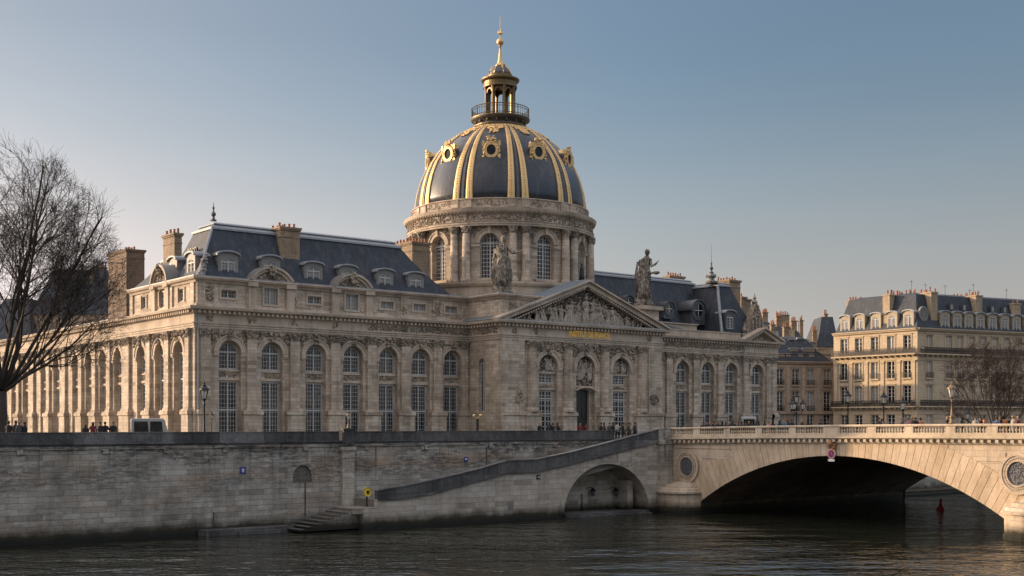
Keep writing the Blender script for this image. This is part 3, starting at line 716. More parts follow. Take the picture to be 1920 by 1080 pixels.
for x0, x1, y0, y1, z1 in ((PX+1, QX0, PY+1, PY+10, 22.3), (PX+1, PX+13, PY+10, 42, 22.3), (PX+1, PX+13, 42, LY1-.5, 19.9), (QX0+1.1, QX1-.5, QY+1.2, 50, 22.7), (QX1-.5, EX-.5, PY+1, PY+15, 19.95)):
    core.box(FZ, x0, x1, -y1, -y0, G-.4, z1)
core.build('inner_wall', 'trim', P)
# windows
for F, cs in ((FA, bays_A), (FL_, bays_L), (FA, bays_R)):
    for i, c in enumerate(cs):
        if F is FL_ and i < 2:
            win(P, F, c, 1.0, 7.05, 15.65, .96, -.62, 6, .5, transom=(9.9, 13.0), name='tall_window'); continue
        win(P, F, c, 1.0, 7.05, 12.75, 0, -.62, 6, .47, transom=(9.9,), name='french_window')
        win(P, F, c, 1.0, 13.95, 15.65, .96, -.62, 6, .45, name='arched_window')
for i in (0, 2):
    c = bays_P[i]
    win(P, FP, c, .98, 7.05, 12.35, 0, -.67, 4, .6, transom=(9.7, 11.4), name='french_window', fr=.16, mt=.07)
    win(P, FP, c, .98, 13.2, 14.2, 0, -.67, 4, .45, name='small_window', mt=.07)
win(P, FQ, on_x(903, QX0)[0], .55, 9.9, 15.3, .53, -.38, 2, .5, name='narrow_window')
c = bays_P[1]; m = MB(); m.box(FP, c-.98, c+.98, -.95, -.85, 6.95, 12.6)
for s in (-1, 1):
    for z in (7.3, 9.1, 10.9): m.box(FP, c+s*.48-.34, c+s*.48+.34, -.85, -.81, z, z+1.4)
m.build('entrance_door', 'door', P)
m = MB(); m.ring(FP, c, 12.2, 1.45, 1.75, -.1, .15, .3, pi-.3, 12, .35); m.box(FP, c-1.35, c+1.35, -.5, -.1, 12.75, 12.95); m.build('door_hood', 'trim', P)
# archivolts, imposts
def arch_trim(F, c, r, zs, sc_=1.):
    m = MB(); k2 = MB()
    m.ring(F, c, zs, r, r+.42*sc_, 0, .1, n=18); m.ring(F, c, zs, r+.42*sc_, r+.54*sc_, 0, .18, n=18)
    for s in (-1, 1):
        a, b = (c+s*r, c+s*(r+.56)); a, b = min(a, b), max(a, b)
        m.box(F, a, b, 0, .16, zs-.3, zs-.05); m.box(F, a, b, 0, .09, zs-.45, zs-.3)
    for i in range(14): k2.blob(F(c+U(-.3, .3), .12+U(0, .2), zs+r+U(0, .95)), (U(.1, .2),)*3)
    f = lambda s, z: hypot(s-c, z-zs) > r+.68
    carve(k2, F, c-r-.75, c+r+.75, zs+r*.55, 17.8, .05, 70, .18, .24, f); q_ = m.build('archivolt', 'trim', P); k2.build('carved_spandrel', 'carved', q_)
for F, cs in ((FA, bays_A), (FL_, bays_L), (FA, bays_R)):
    for c in cs: arch_trim(F, c, 1.2, 15.6)
for c in bays_P: arch_trim(FP, c, 1.4, 15.0, 1.1)
k2 = MB()
carve(k2, FP, 62.9, 78.9, 16.9, 17.8, .06, 260, .22, .22, lambda s, z: all(hypot(s-c, z-15) > 2.05 for c in bays_P))
for F, cs in ((FA, bays_A), (FL_, bays_L[2:]), (FA, bays_R)):
    for c in cs: k3 = MB(); carve(k3, F, c-.95, c+.95, 13.22, 13.65, -.47, 44, .13, .12); k3.build('carved_panel', 'carved', P)
for c in (bays_P[0], bays_P[2]): k3 = MB(); carve(k3, FP, c-.9, c+.9, 12.65, 12.98, -.51, 30, .12, .12); k3.build('carved_panel', 'carved', P)
k2.build('carved_band', 'carved', P)
for F, cs in ((FA, bays_A), (FL_, bays_L[2:]), (FA, bays_R)):
    for c in cs: m = MB(); m.box(F, c-1.2, c+1.2, -.5, -.34, 12.85, 13.1); m.box(F, c-1.2, c+1.2, -.5, -.36, 13.72, 13.88); m.build('window_lintel', 'trim', P)
for c in (bays_P[0], bays_P[2]): m = MB(); m.box(FP, c-1.35, c+1.35, -.55, -.35, 12.4, 12.6); m.box(FP, c-1.35, c+1.35, -.55, -.35, 14.25, 14.45); m.build('window_lintel', 'trim', P)
# pilasters (each > capital)
def pilaster(F, c, w=1.1, o=.3, ped=2.0, z0=9.9, z1=17.0, cap=True, half=False):
    a = MB()
    if half:
        r = w/2; x_, y_, _ = F(c, .1, 0); a.lathe((x_, y_, 0), [(r*1.25, z0), (r*1.25, z0+.2), (r*1.1, z0+.35), (r, z0+.45), (r*.86, z1)], 20)
    else:
        a.box(F, c-w/2, c+w/2, 0, o, z0+.35, z1); a.box(F, c-w/2-.12, c+w/2+.12, 0, o+.1, z0, z0+.22); a.box(F, c-w/2-.06, c+w/2+.06, 0, o+.05, z0+.22, z0+.35)
    a.box(F, c-ped/2, c+ped/2, 0, o+.2, 7.35, 9.45); a.box(F, c-ped/2-.1, c+ped/2+.1, 0, o+.32, 9.45, 9.9-.12); a.box(F, c-ped/2-.04, c+ped/2+.04, 0, o+.25, 9.78, 9.9)
    a.box(F, c-ped/2-.1, c+ped/2+.1, 0, o+.3, G-.3, 7.35)
    p = a.build('pilaster', 'stone', P)
    q = MB(); q.loft([[F(c-w/2*k, 0, z), F(c+w/2*k, 0, z), F(c+w/2*k, o*1.0*j, z), F(c-w/2*k, o*j, z)] for z, k, j in ((z1, .95, .95), (z1+.5, 1.05, 1.1), (z1+.78, 1.28, 1.5))])
    q.box(F, c-w*.68, c+w*.68, 0, o+.2, 17.78, 17.9)
    for i in range(34): 
        t = R(); q.blob(F(c+U(-.58, .58)*w*(1+.25*t), o*(.95+.5*t), z1+.05+.72*t), (U(.06, .13),)*3)
    q.build('capital', 'carved', p)
mid = lambda L: [(a+b)/2 for a, b in zip(L, L[1:])]
for c in mid(bays_A): pilaster(FA, c)
for c in (26.15, 57.4): pilaster(FA, c, .95, .3, 1.7)
for c in mid(bays_L): pilaster(FL_, c, 1.1 if c not in (41.8,) else 1.4, .32, 2.0)
for c in (26.1, 87.5, 42.9): pilaster(FL_, c, .95, .3, 1.6)
for c in mid(bays_R): pilaster(FA, c)
for c in (85.3, 111.0, 109.9+.0): pilaster(FA, c, .95, .3, 1.5)
for c in (62.44, 67.75, 73.5, 79.5): pilaster(FP, c, 1.3, .35, 2.1, half=True)
# corner piers of the portico with relief panels
for a, b in ((QX0, 61.4), (80.7, QX1)):
    m = MB(); m.box(FP, a, b, 0, .12, 9.9, 17.9); m.box(FP, a-.1 if a > 70 else a, b+.1, 0, .35, G-.3, 9.5); m.box(FP, a, b+.12, 0, .45, 9.5, 9.9)
    e_ = (a+b)/2+(.5 if a < 70 else 0); m.box(FP, e_-.75, e_+.75, .12, .16, 10.9, 15.4); m.box(FP, e_-.85, e_+.85, .12, .2, 15.4, 15.7); m.build('corner_pier', 'stone', P)
m = MB(); zc = hz(743, on_y(972, QY)[1]); sx = on_y(972, QY)[0]; m.ring(FP, sx, zc, .3, .5, .16, .3, 0, 2*pi, 16, 1.35)
carve(m, FP, sx-.5, sx+.5, zc-.7, zc+.7, .2, 26, .16, .14); sx, D = on_y(1225, QY); zc = hz(748, D); carve(m, FP, sx-.55, sx+.55, zc-.7, zc+.7, .2, 40, .2, .2, lambda a, b: hypot(a-sx, (b-zc)*.8) < .6)
m.build('carved_medallions', 'carved', P)
# tympana reliefs in the portico arches
for i, c in enumerate(bays_P):
    r = 1.38 if i != 1 else 1.43; m = MB(); z0 = 14.5 if i != 1 else 12.9
    for k in range(13 if i == 1 else 7):
        s = c+U(-.8, .8)*r; z = U(z0, 15.0); hmax = 15+sqrt(max(.01, r*r-(s-c)**2))-z; fig(m, FP, s, z, min(1.5, hmax*U(.8, .98)), -.42, U(-.3, .3))
    carve(m, FP, c-r, c+r, z0, 16.4, -.5, 90 if i == 1 else 60, .17, .16, lambda s, z: z < 15 or hypot(s-c, z-15) < r*.97)
    m.box(FP, c-r, c+r, -.55, -.4, z0-.2, z0)
    m.build('arch_relief', 'relief', P)
    m = MB(); m.box(FP, c-r*.98, c+r*.98, -.56, -.52, z0, 16.4); m.build('relief_ground', 'reliefshade', P)
# entablature
path = [(PX, LY1), (PX, PY), (QX0, PY), (QX0, QY), (QX1, QY), (QX1, PY), (EX, PY), (EX, PY+14)]
m = MB(); sweep(m, path, [(-.6, 17.9), (-.6, 20.0), (.85, 20.0), (.85, 19.93), (.78, 19.72), (.62, 19.66), (.34, 19.64), (.3, 19.32), (.12, 19.3), (.1, 18.5), (.26, 18.48), (.26, 18.36), (.17, 18.33), (.17, 18.14), (.1, 18.12), (.1, 17.9)])
m.build('entablature', 'trim', P)
m = MB(); dentils(m, path, .52, .24, .3, .58, 19.36, 19.62); m.build('dentils', 'trim', P)
m = MB()
cz = 18.9
for a, b in ((44.9, 49.5), (50.2, 53.6), (54.0, 57.9)): carve(m, FA, a, b, 18.68, 19.12, .1, int((b-a)*26), .17, .18)
for c in mid(bays_A)+[26.6]: carve(m, FA, c-.35, c+.35, 18.65, 19.15, .1, 20, .15, .18)
carve(m, FQ, QY+.3, PY-.3, 18.65, 19.15, .1, 110, .17, .18)
carve(m, FA, QX1+.3, 105, 18.65, 19.15, .1, 420, .17, .18)
for c in (60.0, 62.9, 80.9): carve(m, FP, c-.3, c+.3, 18.65, 19.15, .1, 22, .15, .18)
m.build('carved_frieze', 'carved', P)
# inscription
def text3(body, w, h, F, sc_, zc, o, mat, parent, name='lettering'):
    cu = bpy.data.curves.new(name, 'FONT'); cu.body = body; cu.extrude = .04; cu.offset = .03; cu.resolution_u = 3
    t = bpy.data.objects.new('t', cu); col.objects.link(t); bpy.context.view_layer.update()
    me = bpy.data.meshes.new_from_object(t.evaluated_get(bpy.context.evaluated_depsgraph_get())); col.objects.unlink(t); bpy.data.objects.remove(t)
    xs = [v.co.x for v in me.vertices]; ys = [v.co.y for v in me.vertices]; x0, x1, y0, y1 = min(xs), max(xs), min(ys), max(ys)
    mb = MB(); mb.v = [F(sc_-w/2+(v.co.x-x0)/(x1-x0)*w, o+v.co.z*.6, zc-h/2+(v.co.y-y0)/(y1-y0)*h) for v in me.vertices]; mb.f = [tuple(p.vertices) for p in me.polygons]
    bpy.data.meshes.remove(me); return mb.build(name, mat, parent)
xa, Da = on_y(1066, QY); xb, Db = on_y(1141, QY)
text3('INSTITUT DE FRANCE', xb-xa, .72, FP, (xa+xb)/2, 18.92, .14, 'goldtext', P)
# pediment
PMX = (QX0+QX1)/2; AZ = 25.0
m = MB()
def rake(mb, x0, x1, zb, za, F, th=.55, out=.85, back=.5):
    mx = (x0+x1)/2
    for s in (-1, 1):
        e = x0-.85 if s < 0 else x1+.85
        mb.prism(F, [(e, zb), (mx, za), (mx, za-th), (e+(-s)*1.3, zb)], -back, out*.62)
        mb.prism(F, [(e, zb+.02), (mx, za), (mx, za+.2), (e-.0, zb+.2)], -back, out)
rake(m, QX0, QX1, 20.03, AZ, FP); m.build('pediment', 'trim', P)
m = MB(); m.prism(FP, [(QX0, 20.0), (QX1, 20.0), (PMX, AZ-.4)], -.6, -.35); m.build('tympanum', 'reliefshade', P)
m = MB()
for s in (-1, 1):
    for i in range(34):
        t = (i+.6)/35; x = (QX0-.2 if s < 0 else QX1+.2)*(1-t)+PMX*t; z = 20.03*(1-t)+AZ*t-.62
        m.box(FP, x-.11, x+.11, -.35, .45, z-.1, z+.08)
m.build('raking_dentils', 'trim', P)
m = MB()
def ph(x): return (AZ-.9-20.15)*(1-abs(x-PMX)/((QX1-QX0)/2-1.1))
x = QX0+2.2
while x < QX1-2.2:
    h = ph(x)*U(.62, .97)
    if abs(x-PMX) < .7: h = 0
    if h > .5: fig(m, FP, x, 20.1, min(2.6, h), -.22+U(0, .2), U(-.4, .4))
    if h > 2.2:
        for _ in range(2): fig(m, FP, x+U(-.4, .4), 20.1+h*U(.35, .5), h*.45, -.15, U(-.6, .6))
    x += U(.42, .7)
fig(m, FP, PMX, 20.15, 3.2, -.0, 0)
carve(m, FP, QX0+1.5, QX1-1.5, 20.1, AZ-.9, -.3, 420, .19, .22, lambda s, z: z-20.1 < ph(s))
m.build('pediment_relief', 'relief', P)
m = MB(); m.box(FP, QX0, QX1, .0, .7, 20.0, 20.12); m.build('cornice_flashing', 'zinc', P)
m = MB()   # gable roof behind the pediment, standing seams
for s in (-1, 1):
    e = QX0-.6 if s < 0 else QX1+.6
    m.hexa([(e, QY-.7, 20.1), (PMX, QY-.7, AZ+.1), (PMX, 27, AZ+.1), (e, 27, 20.1), (e, QY-.7, 20.22), (PMX, QY-.7, AZ+.26), (PMX, 27, AZ+.26), (e, 27, 20.22)])
    for i in range(16):
        t = i/16; y = QY-.6+i*.52
        m.hexa([(e, y, 20.2), (PMX, y, AZ+.25), (PMX, y+.06, AZ+.25), (e, y+.06, 20.2), (e, y, 20.3), (PMX, y, AZ+.36), (PMX, y+.06, AZ+.36), (e, y+.06, 20.3)])
m.build('pediment_roof', 'zinc', P)
# attic storey
AP = [(PX+.3, 42.2), (PX+.3, PY+.3), (QX0+.1, PY+.3), (QX0+.1, QY+.35), (64.2, QY+.35), (64.2, QY+2)]
m = MB(); FA2, FL2 = Fy(PY+.3), Fx(PX+.3)
wall(m, FA2, PX+.3, QX0+.1, 20.0, 22.5, [(bays_A[i], .8 if i not in (1, 3) else .75, [(21.0 if i not in (1, 3) else 20.6, 21.8 if i not in (1, 3) else 22.3, 0)]) for i in range(7)], .35)
wall(m, FL2, PY+.3, 42.2, 20.0, 22.5, [(bays_L[0], .7, [(20.8, 22.0, 0)]), (bays_L[1], .75, [(20.5, 22.2, .2)]), (bays_L[2], .7, [(20.8, 22.0, 0)])], .35)
m.box(FZ, PX+.3, PX+8, -42.4, -42.2, 20, 22.5)
FQ2, FP2 = Fx(QX0+.1), Fy(QY+.35)
m.box(FZ, QX0+.1, 64.2, -(PY+.3), -(QY+.35), 20, 22.5); m.box(FZ, 79.5, QX1-.1, -(PY+.3), -(QY+.35), 20, 22.5); m.box(FZ, 60, 81, -(PY+3), -(QY+3), 20, 22.6)
m.box(FZ, QX1-8, QX1-.1, -40, -(PY+.3), 20, 22.4)
m.build('attic_wall', 'stone', P)
m = MB()
for i, c in enumerate(bays_A):
    b, t = (21.0, 21.8) if i not in (1, 3) else (20.6, 22.3); w = .8 if i not in (1, 3) else .75
    for a0, a1, z0, z1 in ((c-w-.2, c-w, b-.15, t+.2), (c+w, c+w+.2, b-.15, t+.2), (c-w, c+w, t, t+.2), (c-w, c+w, b-.15, b)): m.box(FA2, a0, a1, 0, .09, z0, z1)
for i, c in enumerate(bays_L[:3]):
    for s in (-1, 1): m.box(FL2, min(c+s*.7, c+s*.92), max(c+s*.7, c+s*.92), 0, .1, 20.7, 22.2)
sweep(m, AP[:3]+[(QX0+.1, QY+.35), (64.2, QY+.35)], [(-.5, 20.0), (-.5, 20.35), (.08, 20.35), (.14, 20.0)])
m.build('attic_mouldings', 'trim', P)
for i, c in enumerate(bays_A):
    if i in (1, 3): win(P, FA2, c, .72, 20.6, 22.3, 0, -.3, 4, .5, name='attic_window', glass='curtain')
    else: win(P, FA2, c, .78, 21.0, 21.8, 0, -.3, 4, .5, name='attic_window', glass='curtain' if i > 3 else 'glass')
for i, c in enumerate(bays_L[:3]): win(P, FL2, c, .68, 20.8 if i != 1 else 20.5, 22.0 if i != 1 else 22.2, 0 if i != 1 else .2, -.3, 2, .5, name='attic_window')
m = MB(); sweep(m, AP[:5], [(-.6, 22.4), (-.6, 22.95), (.5, 22.95), (.52, 22.85), (.42, 22.68), (.2, 22.62), (.12, 22.4)])
m.box(FZ, 79.5, QX1+.3, -(PY+.3), -(QY-.05), 22.45, 22.9)
m.build('attic_cornice', 'trim', P)
m = MB(); sweep(m, AP[:5], [(-.9, 22.95), (-.9, 23.06), (.5, 23.04), (.5, 22.95)]); m.build('eaves_flashing', 'zinc', P)
for F_, c in [(FA2, c) for c in mid(bays_A)+[25.85]]+[(FL2, c) for c in mid(bays_L[:3])+[41.7, 25.8]]:
    m = MB(); m.box(F_, c-.42, c+.42, 0, .16, 20.0, 22.4); m.build('attic_pilaster', 'stone', P)
for F_, a_, b_, z0, z1, o_, n_ in [(FA2, 26.25, 27.2, 20.7, 22.1, .05, 40), (FA2, 53.6, 54.3, 20.7, 22.1, .16, 28), (FP2, 59.5, 62.5, 20.8, 22.0, .02, 60)]+[(FA2, c-.3, c+.3, 20.5, 21.3, .16, 14) for c in mid(bays_A)[1:]]:
    m = MB(); carve(m, F_, a_, b_, z0, z1, o_, n_, .2, .14); m.build('attic_carving', 'carved', P)
# segmental pediments on the attic
def segped(F, c, hw, z0, rise, back):
    Rr = (hw*hw+rise*rise)/(2*rise); al = math.asin(hw/Rr); zc0 = z0+rise-Rr; m = MB()
    n = 20
    for r0, r1, o1 in ((Rr-.42, Rr-.12, .28), (Rr-.12, Rr+.08, .5)):
        for i in range(n):
            a0 = -al+2*al*i/n; a1 = -al+2*al*(i+1)/n
            m.prism(F, [(c+r0*sin(a0), zc0+r0*cos(a0)), (c+r1*sin(a0), zc0+r1*cos(a0)), (c+r1*sin(a1), zc0+r1*cos(a1)), (c+r0*sin(a1), zc0+r0*cos(a1))], -back if r0 > Rr-.2 else -.3, o1)
    pl = [(c-hw+.1, z0-.35), (c+hw-.1, z0-.35)]+[(c+(Rr-.3)*sin(al-2*al*i/n), zc0+(Rr-.3)*cos(al-2*al*i/n)) for i in range(n+1)]
    m.prism(F, pl, -back, .02)
    for s in (-1, 1): m.box(F, c+s*(hw-.35)-.42, c+s*(hw-.35)+.42, 0, .3, 20.0, z0-.42); m.box(F, c+s*(hw-.35)-.55, c+s*(hw-.35)+.55, 0, .5, z0-.42, z0-.02)
    o = m.build('segmental_pediment', 'trim', P)
    q = MB(); ins = lambda s, z: hypot(s-c, z-zc0) < Rr-.5
    carve(q, F, c-hw, c+hw, z0-.1, z0+rise, .08, 110, .2, .16, ins)
    for i in range(26): q.blob(F(c+U(-.3, .3), .35+U(0, .25), z0+rise-.9+U(0, 1.0)), (U(.12, .24),)*3)
    q.build('pediment_carving', 'carved', o)
    r = MB()
    for i in range(n):
        a0 = -al+2*al*i/n; a1 = -al+2*al*(i+1)/n; r0, r1 = Rr+.08, Rr+.14
        r.prism(F, [(c+r0*sin(a0), zc0+r0*cos(a0)), (c+r1*sin(a0), zc0+r1*cos(a0)), (c+r1*sin(a1), zc0+r1*cos(a1)), (c+r0*sin(a1), zc0+r0*cos(a1))], -back-.6, .5)
    r.build('lead_cover', 'lead', o)
segped(FA2, bays_A[1], 2.5, 22.75, 1.65, 1.6); segped(FA2, bays_A[3], 2.45, 22.75, 1.65, 1.6)
segped(FL2, bays_L[1], 2.1, 22.9, 1.9, 1.8)
# mansard roofs
def roof(x0, x1, y0, y1, zb, zt, *ins, **k):
    a, b = mansard(x0, x1, y0, y1, zb, zt, *ins, **k); r = a.build('slate_roof', 'slate', P); b.build('zinc_ridge', 'zinc', r); return r
roof(PX+.7, QX0-1.5, PY+.7, PY+10.6, 22.9, 28.4, 2.7, 5.6, 2.7, 2.7, cap=.75, lip=.9)
roof(PX+.7, PX+12, PY+9, 44.6, 22.9, 26.2, 2.4, 2.4, 2, 4.4, cap=.2, lip=.5)
roof(PX+1.2, PX+12, 43.5, LY1-1, 20.2, 21.4, 4, 4, 3, 4, cap=.1, lip=.3)
zr = hz(505, on_y(1107, 33)[1])
xp = on_y(1356, 26.3)[0]
roof(QX1-9, xp+2, 30.2, 42, 21.0, zr-.5, .3, .3, 3.2, 3, cap=.6, lip=.6)
roof(xp-.2, EX-1.2, 26.3, 40, 20.5, 27.9, 1.6, 4.4, 2.3, 3, cap=.5, lip=.5)
roof(105.0, EX+9, 38.5, 50, 21, 26.3, 2, 6.5, 3, 3, cap=.3)
m = MB()   # hip leads
def hip(a, b, w=.14): m.tube([a, b], [w, w], 6)
hip((PX+.7, PY+.7, 22.95), (PX+3.4, PY+3.4, 28.5)); hip((xp-.2, 26.3, 20.5), (xp+1.4, 28.6, 27.9), .2)
m.build('hip_lead', 'zinc', P)
m = MB(); m.tube([(PX+.95, PY+.85, 22.9), (PX+1.5, PY+1.4, 24.2), (PX+1.9, PY+1.8, 25.2)], [.5, .38, .15], 8); 
for i in range(50): t = R(); m.blob((PX+.9+1.1*t+U(-.3, .3), PY+.75+1.0*t+U(-.3, .1), 23+2.4*t), (U(.1, .22),)*3)
m.build('corner_ornament', 'lead', P)
def finial(x, y, z, h, mat='lead', rod=0):
    m = MB(); m.lathe((x, y, z), [(.32, 0), (.34, .1), (.16, .2), (.12, .45), (.24, .6), (.26, .75), (.1, .95), (.07, 1.2), (.14, 1.32), (.05, 1.5), (.02, h)], 10)
    if rod: m.tube([(x, y, z+h-.1), (x, y, z+h+rod)], [.03, .015], 4)
    m.build('roof_finial', 'darklead', P)
finial(PX+3.6, PY+3.6, 29.1, 1.9)
fx, fy = at(1334, 172); fz = hz(523, 172)-.2
m = MB(); m.lathe((fx, fy, fz-.4), [(.9, 0), (.95, .25), (.5, .35), (.35, .6), (.6, .9), (.7, 1.0), (.4, 1.1), (.25, 1.4), (.12, 1.6)], 12)
for i in range(26): m.blob((fx+U(-.7, .7), fy+U(-.7, .7), fz+.5+U(-.1, .3)), (U(.07, .13),)*3)
m.build('roof_urn', 'lead', P); finial(fx, fy, fz+1.0, 2.2, rod=1.8)
# front dormers
for u, h in ((428, 2.75), (508, 2.75), (588, 2.5), (652, 2.5), (722, 2.45), (780, 2.4)):
    x, D = on_y(u, PY+1.2); dormer(P, Fy(PY+1.2), x, 22.95, 2.15, h, 0, 2.0, mat='trim' if False else 'lead', winmat='curtain')
for y in (bays_L[0]-.2, bays_L[1]-.6): dormer(P, Fx(PX+1.2), y, 22.95, 2.0, 2.7, 0, 2.4, mat='lead')
# round dormers on the right roof
def oeil(u, v, y, r):
    x, D = on_y(u, y); z = hz(v, D); F = Fy(y); m = MB(); m.ring(F, x, z, r*.72, r*1.15, -.3, .12, 0, 2*pi, 20, 1.12)
    for s in (-1, 1): m.box(F, x+s*r*1.1-.08, x+s*r*1.1+.08, -2.6, 0, z-r*1.6, z+.2)
    m.face([F(x-r*1.2, -.02, z-r*1.7), F(x+r*1.2, -.02, z-r*1.7), F(x+r*1.2, -.02, z+.1), F(x-r*1.2, -.02, z+.1)])
    d = m.build('round_dormer', 'darklead', P); h = MB()
    h.ring(F, x, z, r*1.2, r*1.34, -3.0, .3, 0, pi, 14); h.box(F, x-r*1.6, x-r*1.2, -3, .3, z-.05, z+.1); h.box(F, x+r*1.2, x+r*1.6, -3, .3, z-.05, z+.1); h.build('dormer_hood', 'darklead', d)
    g = MB(); g.ring(F, x, z, .001, r*.75, -.04, .01, 0, 2*pi, 18, 1.12); g.build('glass', 'glass', d)
    f = MB(); f.box(F, x-.05, x+.05, .01, .06, z-r*.8, z+r*.8); f.box(F, x-r*.72, x+r*.72, .01, .062, z-.05, z+.05); f.build('muntins', 'frame', d)
oeil(1178, 567, 30.6, .75); oeil(1254, 579, 30.6, .8); oeil(1309, 582, 29.6, 1.15)
x, D = on_y(1369, 26.6); dormer(P, Fy(26.6), x, hz(618, D), 1.9, 2.6, 0, 1.8, mat='darklead')
# right wing parapet and terrace
m = MB(); m.box(FA, QX1, 104.4, -.5, -.1, 20.0, 20.85); m.box(FA, QX1, 104.4, -.55, .0, 20.85, 20.98); m.box(FZ, 90, 99, -31, -28, 20.6, 22.0); m.box(FZ, 89.8, 99.2, -31.2, -27.8, 22.0, 22.15)
m.build('terrace_parapet', 'trim', P)
m = MB(); m.hexa([(QX1+.2, PY+.6, 20.5), (98, PY+.6, 20.5), (98, 29, 20.9), (QX1+.2, 29, 20.9), (QX1+.2, PY+.6, 20.6), (98, PY+.6, 20.6), (92, 28.5, 22.0), (QX1+.2, 28.5, 22.2)]); m.build('low_roof', 'slate', P)
x0, x1 = 104.75, EX+.3
m = MB(); F = FA; rake(m, x0+.4, x1-.2, 20.0, 21.75, FA, .4, .8); m.prism(FA, [(x0, 20), (x1, 20), ((x0+x1)/2, 21.6)], -.6, -.3); m.build('small_pediment', 'trim', P)
m = MB(); carve(m, FA, x0+1.5, x1-1.5, 20.15, 21.1, -.25, 50, .2, .15, lambda s, z: z-20.1 < 1.2*(1-abs(s-(x0+x1)/2)/3)); m.build('small_pediment_relief', 'carved', P)
m = MB(); Fg = Fy(PY+1.4); cxg, D = on_y(1416, PY+1.4); zb_ = 20.4
m.prism(Fg, [(cxg-2.2, zb_), (cxg+2.4, zb_), (cxg+1.7, zb_+1.8), (cxg+.8, zb_+4.0), (cxg, zb_+5.3), (cxg-.8, zb_+4.0), (cxg-1.7, zb_+1.8)], -.5, .3)
for s in (-1, 1):
    m.box(Fg, cxg+s*1.0-.15, cxg+s*1.0+.15, .3, .55, zb_, zb_+2.7); m.box(Fg, cxg+s*.4-.12, cxg+s*.4+.12, .3, .55, zb_, zb_+3.2)
    m.lathe(Fg(cxg+s*2.3, 0, zb_), [(.4, 0), (.4, .6), (.2, .8), (.35, 1.2), (.1, 1.9), (.02, 2.4)], 8)
m.ring(Fg, cxg, zb_+2.9, .4, .7, .3, .5, 0, pi, 10)
carve(m, Fg, cxg-2, cxg+2, zb_+.2, zb_+4.8, .3, 150, .22, .22, lambda s, z: abs(s-cxg) < 2.2*(1-(z-zb_)/5.4))
m.lathe(Fg(cxg, -.1, zb_+5.2), [(.45, 0), (.3, .25), (.12, .4), (.25, .6), (.08, .85), (.02, 1.3)], 8)
m.build('stone_dormer_gable', 'carved', P)
m = MB(); m.box(FZ, EX-.2, EX+.3, -(PY+6), -PY, 20, 21.6); m.build('side_parapet', 'trim', P)
# downpipe on the right wing
m = MB(); x, D = on_y(1391.5, PY); m.tube([FA(x, .35, G), FA(x, .35, 19.3)], [.06, .06], 6); m.build('downpipe', 'zinc', P)
m = MB(); m.tube([FA(PX+.25, .25, G), FA(PX+.25, .25, 19.4), ], [.06]*2, 6); m.build('downpipe', 'zinc', P)
# chimneys
def chim(u0, u1, vt, y0, dy, zb, **k):
    x0, D = on_y(u0, y0); x1, _ = on_y(u1, y0); chimney(P, x0, x1, y0, y0+dy, zb, hz(vt, D), **k)
chim(526, 562, 424, PY+2.3, 3.0, 22.9, pots=4, rows=2)
chim(773, 806, 452, PY+5, 5.5, 22, pots=3, rows=8, along='x')
chim(1368, 1388, 524, 28.6, 3.2, 21, pots=4, rows=2, mat='chim')
chim(1390, 1399, 556, 36, 1.5, 22, pots=2)
chim(1256, 1283, 516, 36, 1.2, 24, pots=6)
chim(1395, 1408, 560, 45, 1.5, 20, pots=2)
bx0, D = on_y(237, 55); bx1, _ = on_y(271, 55); by1, _ = on_x(203, bx0); chimney(P, bx0, bx1, 55, by1, 20, hz(466, D), mat='brick', pots=7, along='y')
cx0, D = on_y(327, 36.6); cx1, _ = on_y(341, 36.6); chimney(P, cx0, cx1, 36.6, 39.6, 23, hz(436, D), pots=2, rows=3)
M['mon'] = M['iron']
m = MB(); FR = Fx(PX+2.1); yb, D = on_x(362, PX+2.1)
for s, k in ((-.75, 0), (-.25, 1), (.3, 2), (.8, 3)): m.ring(FR, yb+s*1.1, 26.0, .22, .28, -.1, .12, 0, 2*pi, 12, 1.5)
m.build('roof_ornament', 'iron', P)
# ------------------------------------------------------------------ drum, dome, lantern
DC = (70.6, 35.1); DR = 11.0
fr_ = (-sin(A), -cos(A)); rt_ = (cos(A), -sin(A))
def Fd(Rad):
    def F(s, o, z):
        th = s/Rad; r = Rad+o; a, b = cos(th)*r, sin(th)*r
        return (DC[0]+a*fr_[0]+b*rt_[0], DC[1]+a*fr_[1]+b*rt_[1], z)
    return F
def Ftan(th, Rad):
    c = (DC[0]+Rad*(cos(th)*fr_[0]+sin(th)*rt_[0]), DC[1]+Rad*(cos(th)*fr_[1]+sin(th)*rt_[1])); n = (cos(th)*fr_[0]+sin(th)*rt_[0], cos(th)*fr_[1]+sin(th)*rt_[1]); t = (-sin(th)*fr_[0]+cos(th)*rt_[0], -sin(th)*fr_[1]+cos(th)*rt_[1])
    return lambda s, o, z: (c[0]+s*t[0]+o*n[0], c[1]+s*t[1]+o*n[1], z)
F = Fd(DR); off = radians(-6); wth = [off+radians(36*i) for i in range(-4, 6)]; cth = [t+radians(18) for t in wth]
m = MB(); C2 = 2*pi*DR
wall(m, F, wth[0]*DR-radians(18)*DR, wth[-1]*DR+radians(18)*DR, 25.0, 32.0, [(t*DR, 1.15, [(25.75, 29.9, 1.15)]) for t in wth], .75, 0, .6)
DRM = m.build('drum', 'stone', P)
m = MB(); m.lathe((*DC, 0), [(12.7, 22.3), (12.7, 22.9), (12.45, 23.0), (12.45, 24.6), (12.7, 24.7), (12.85, 24.95), (12.85, 25.15), (10.6, 25.2)], 80); m.build('drum_base', 'trim', DRM)
m = MB(); m.lathe((*DC, 0), [(10.2, 25), (10.2, 34.8), (9, 34.9)], 60); m.build('drum_core', 'dark', DRM)
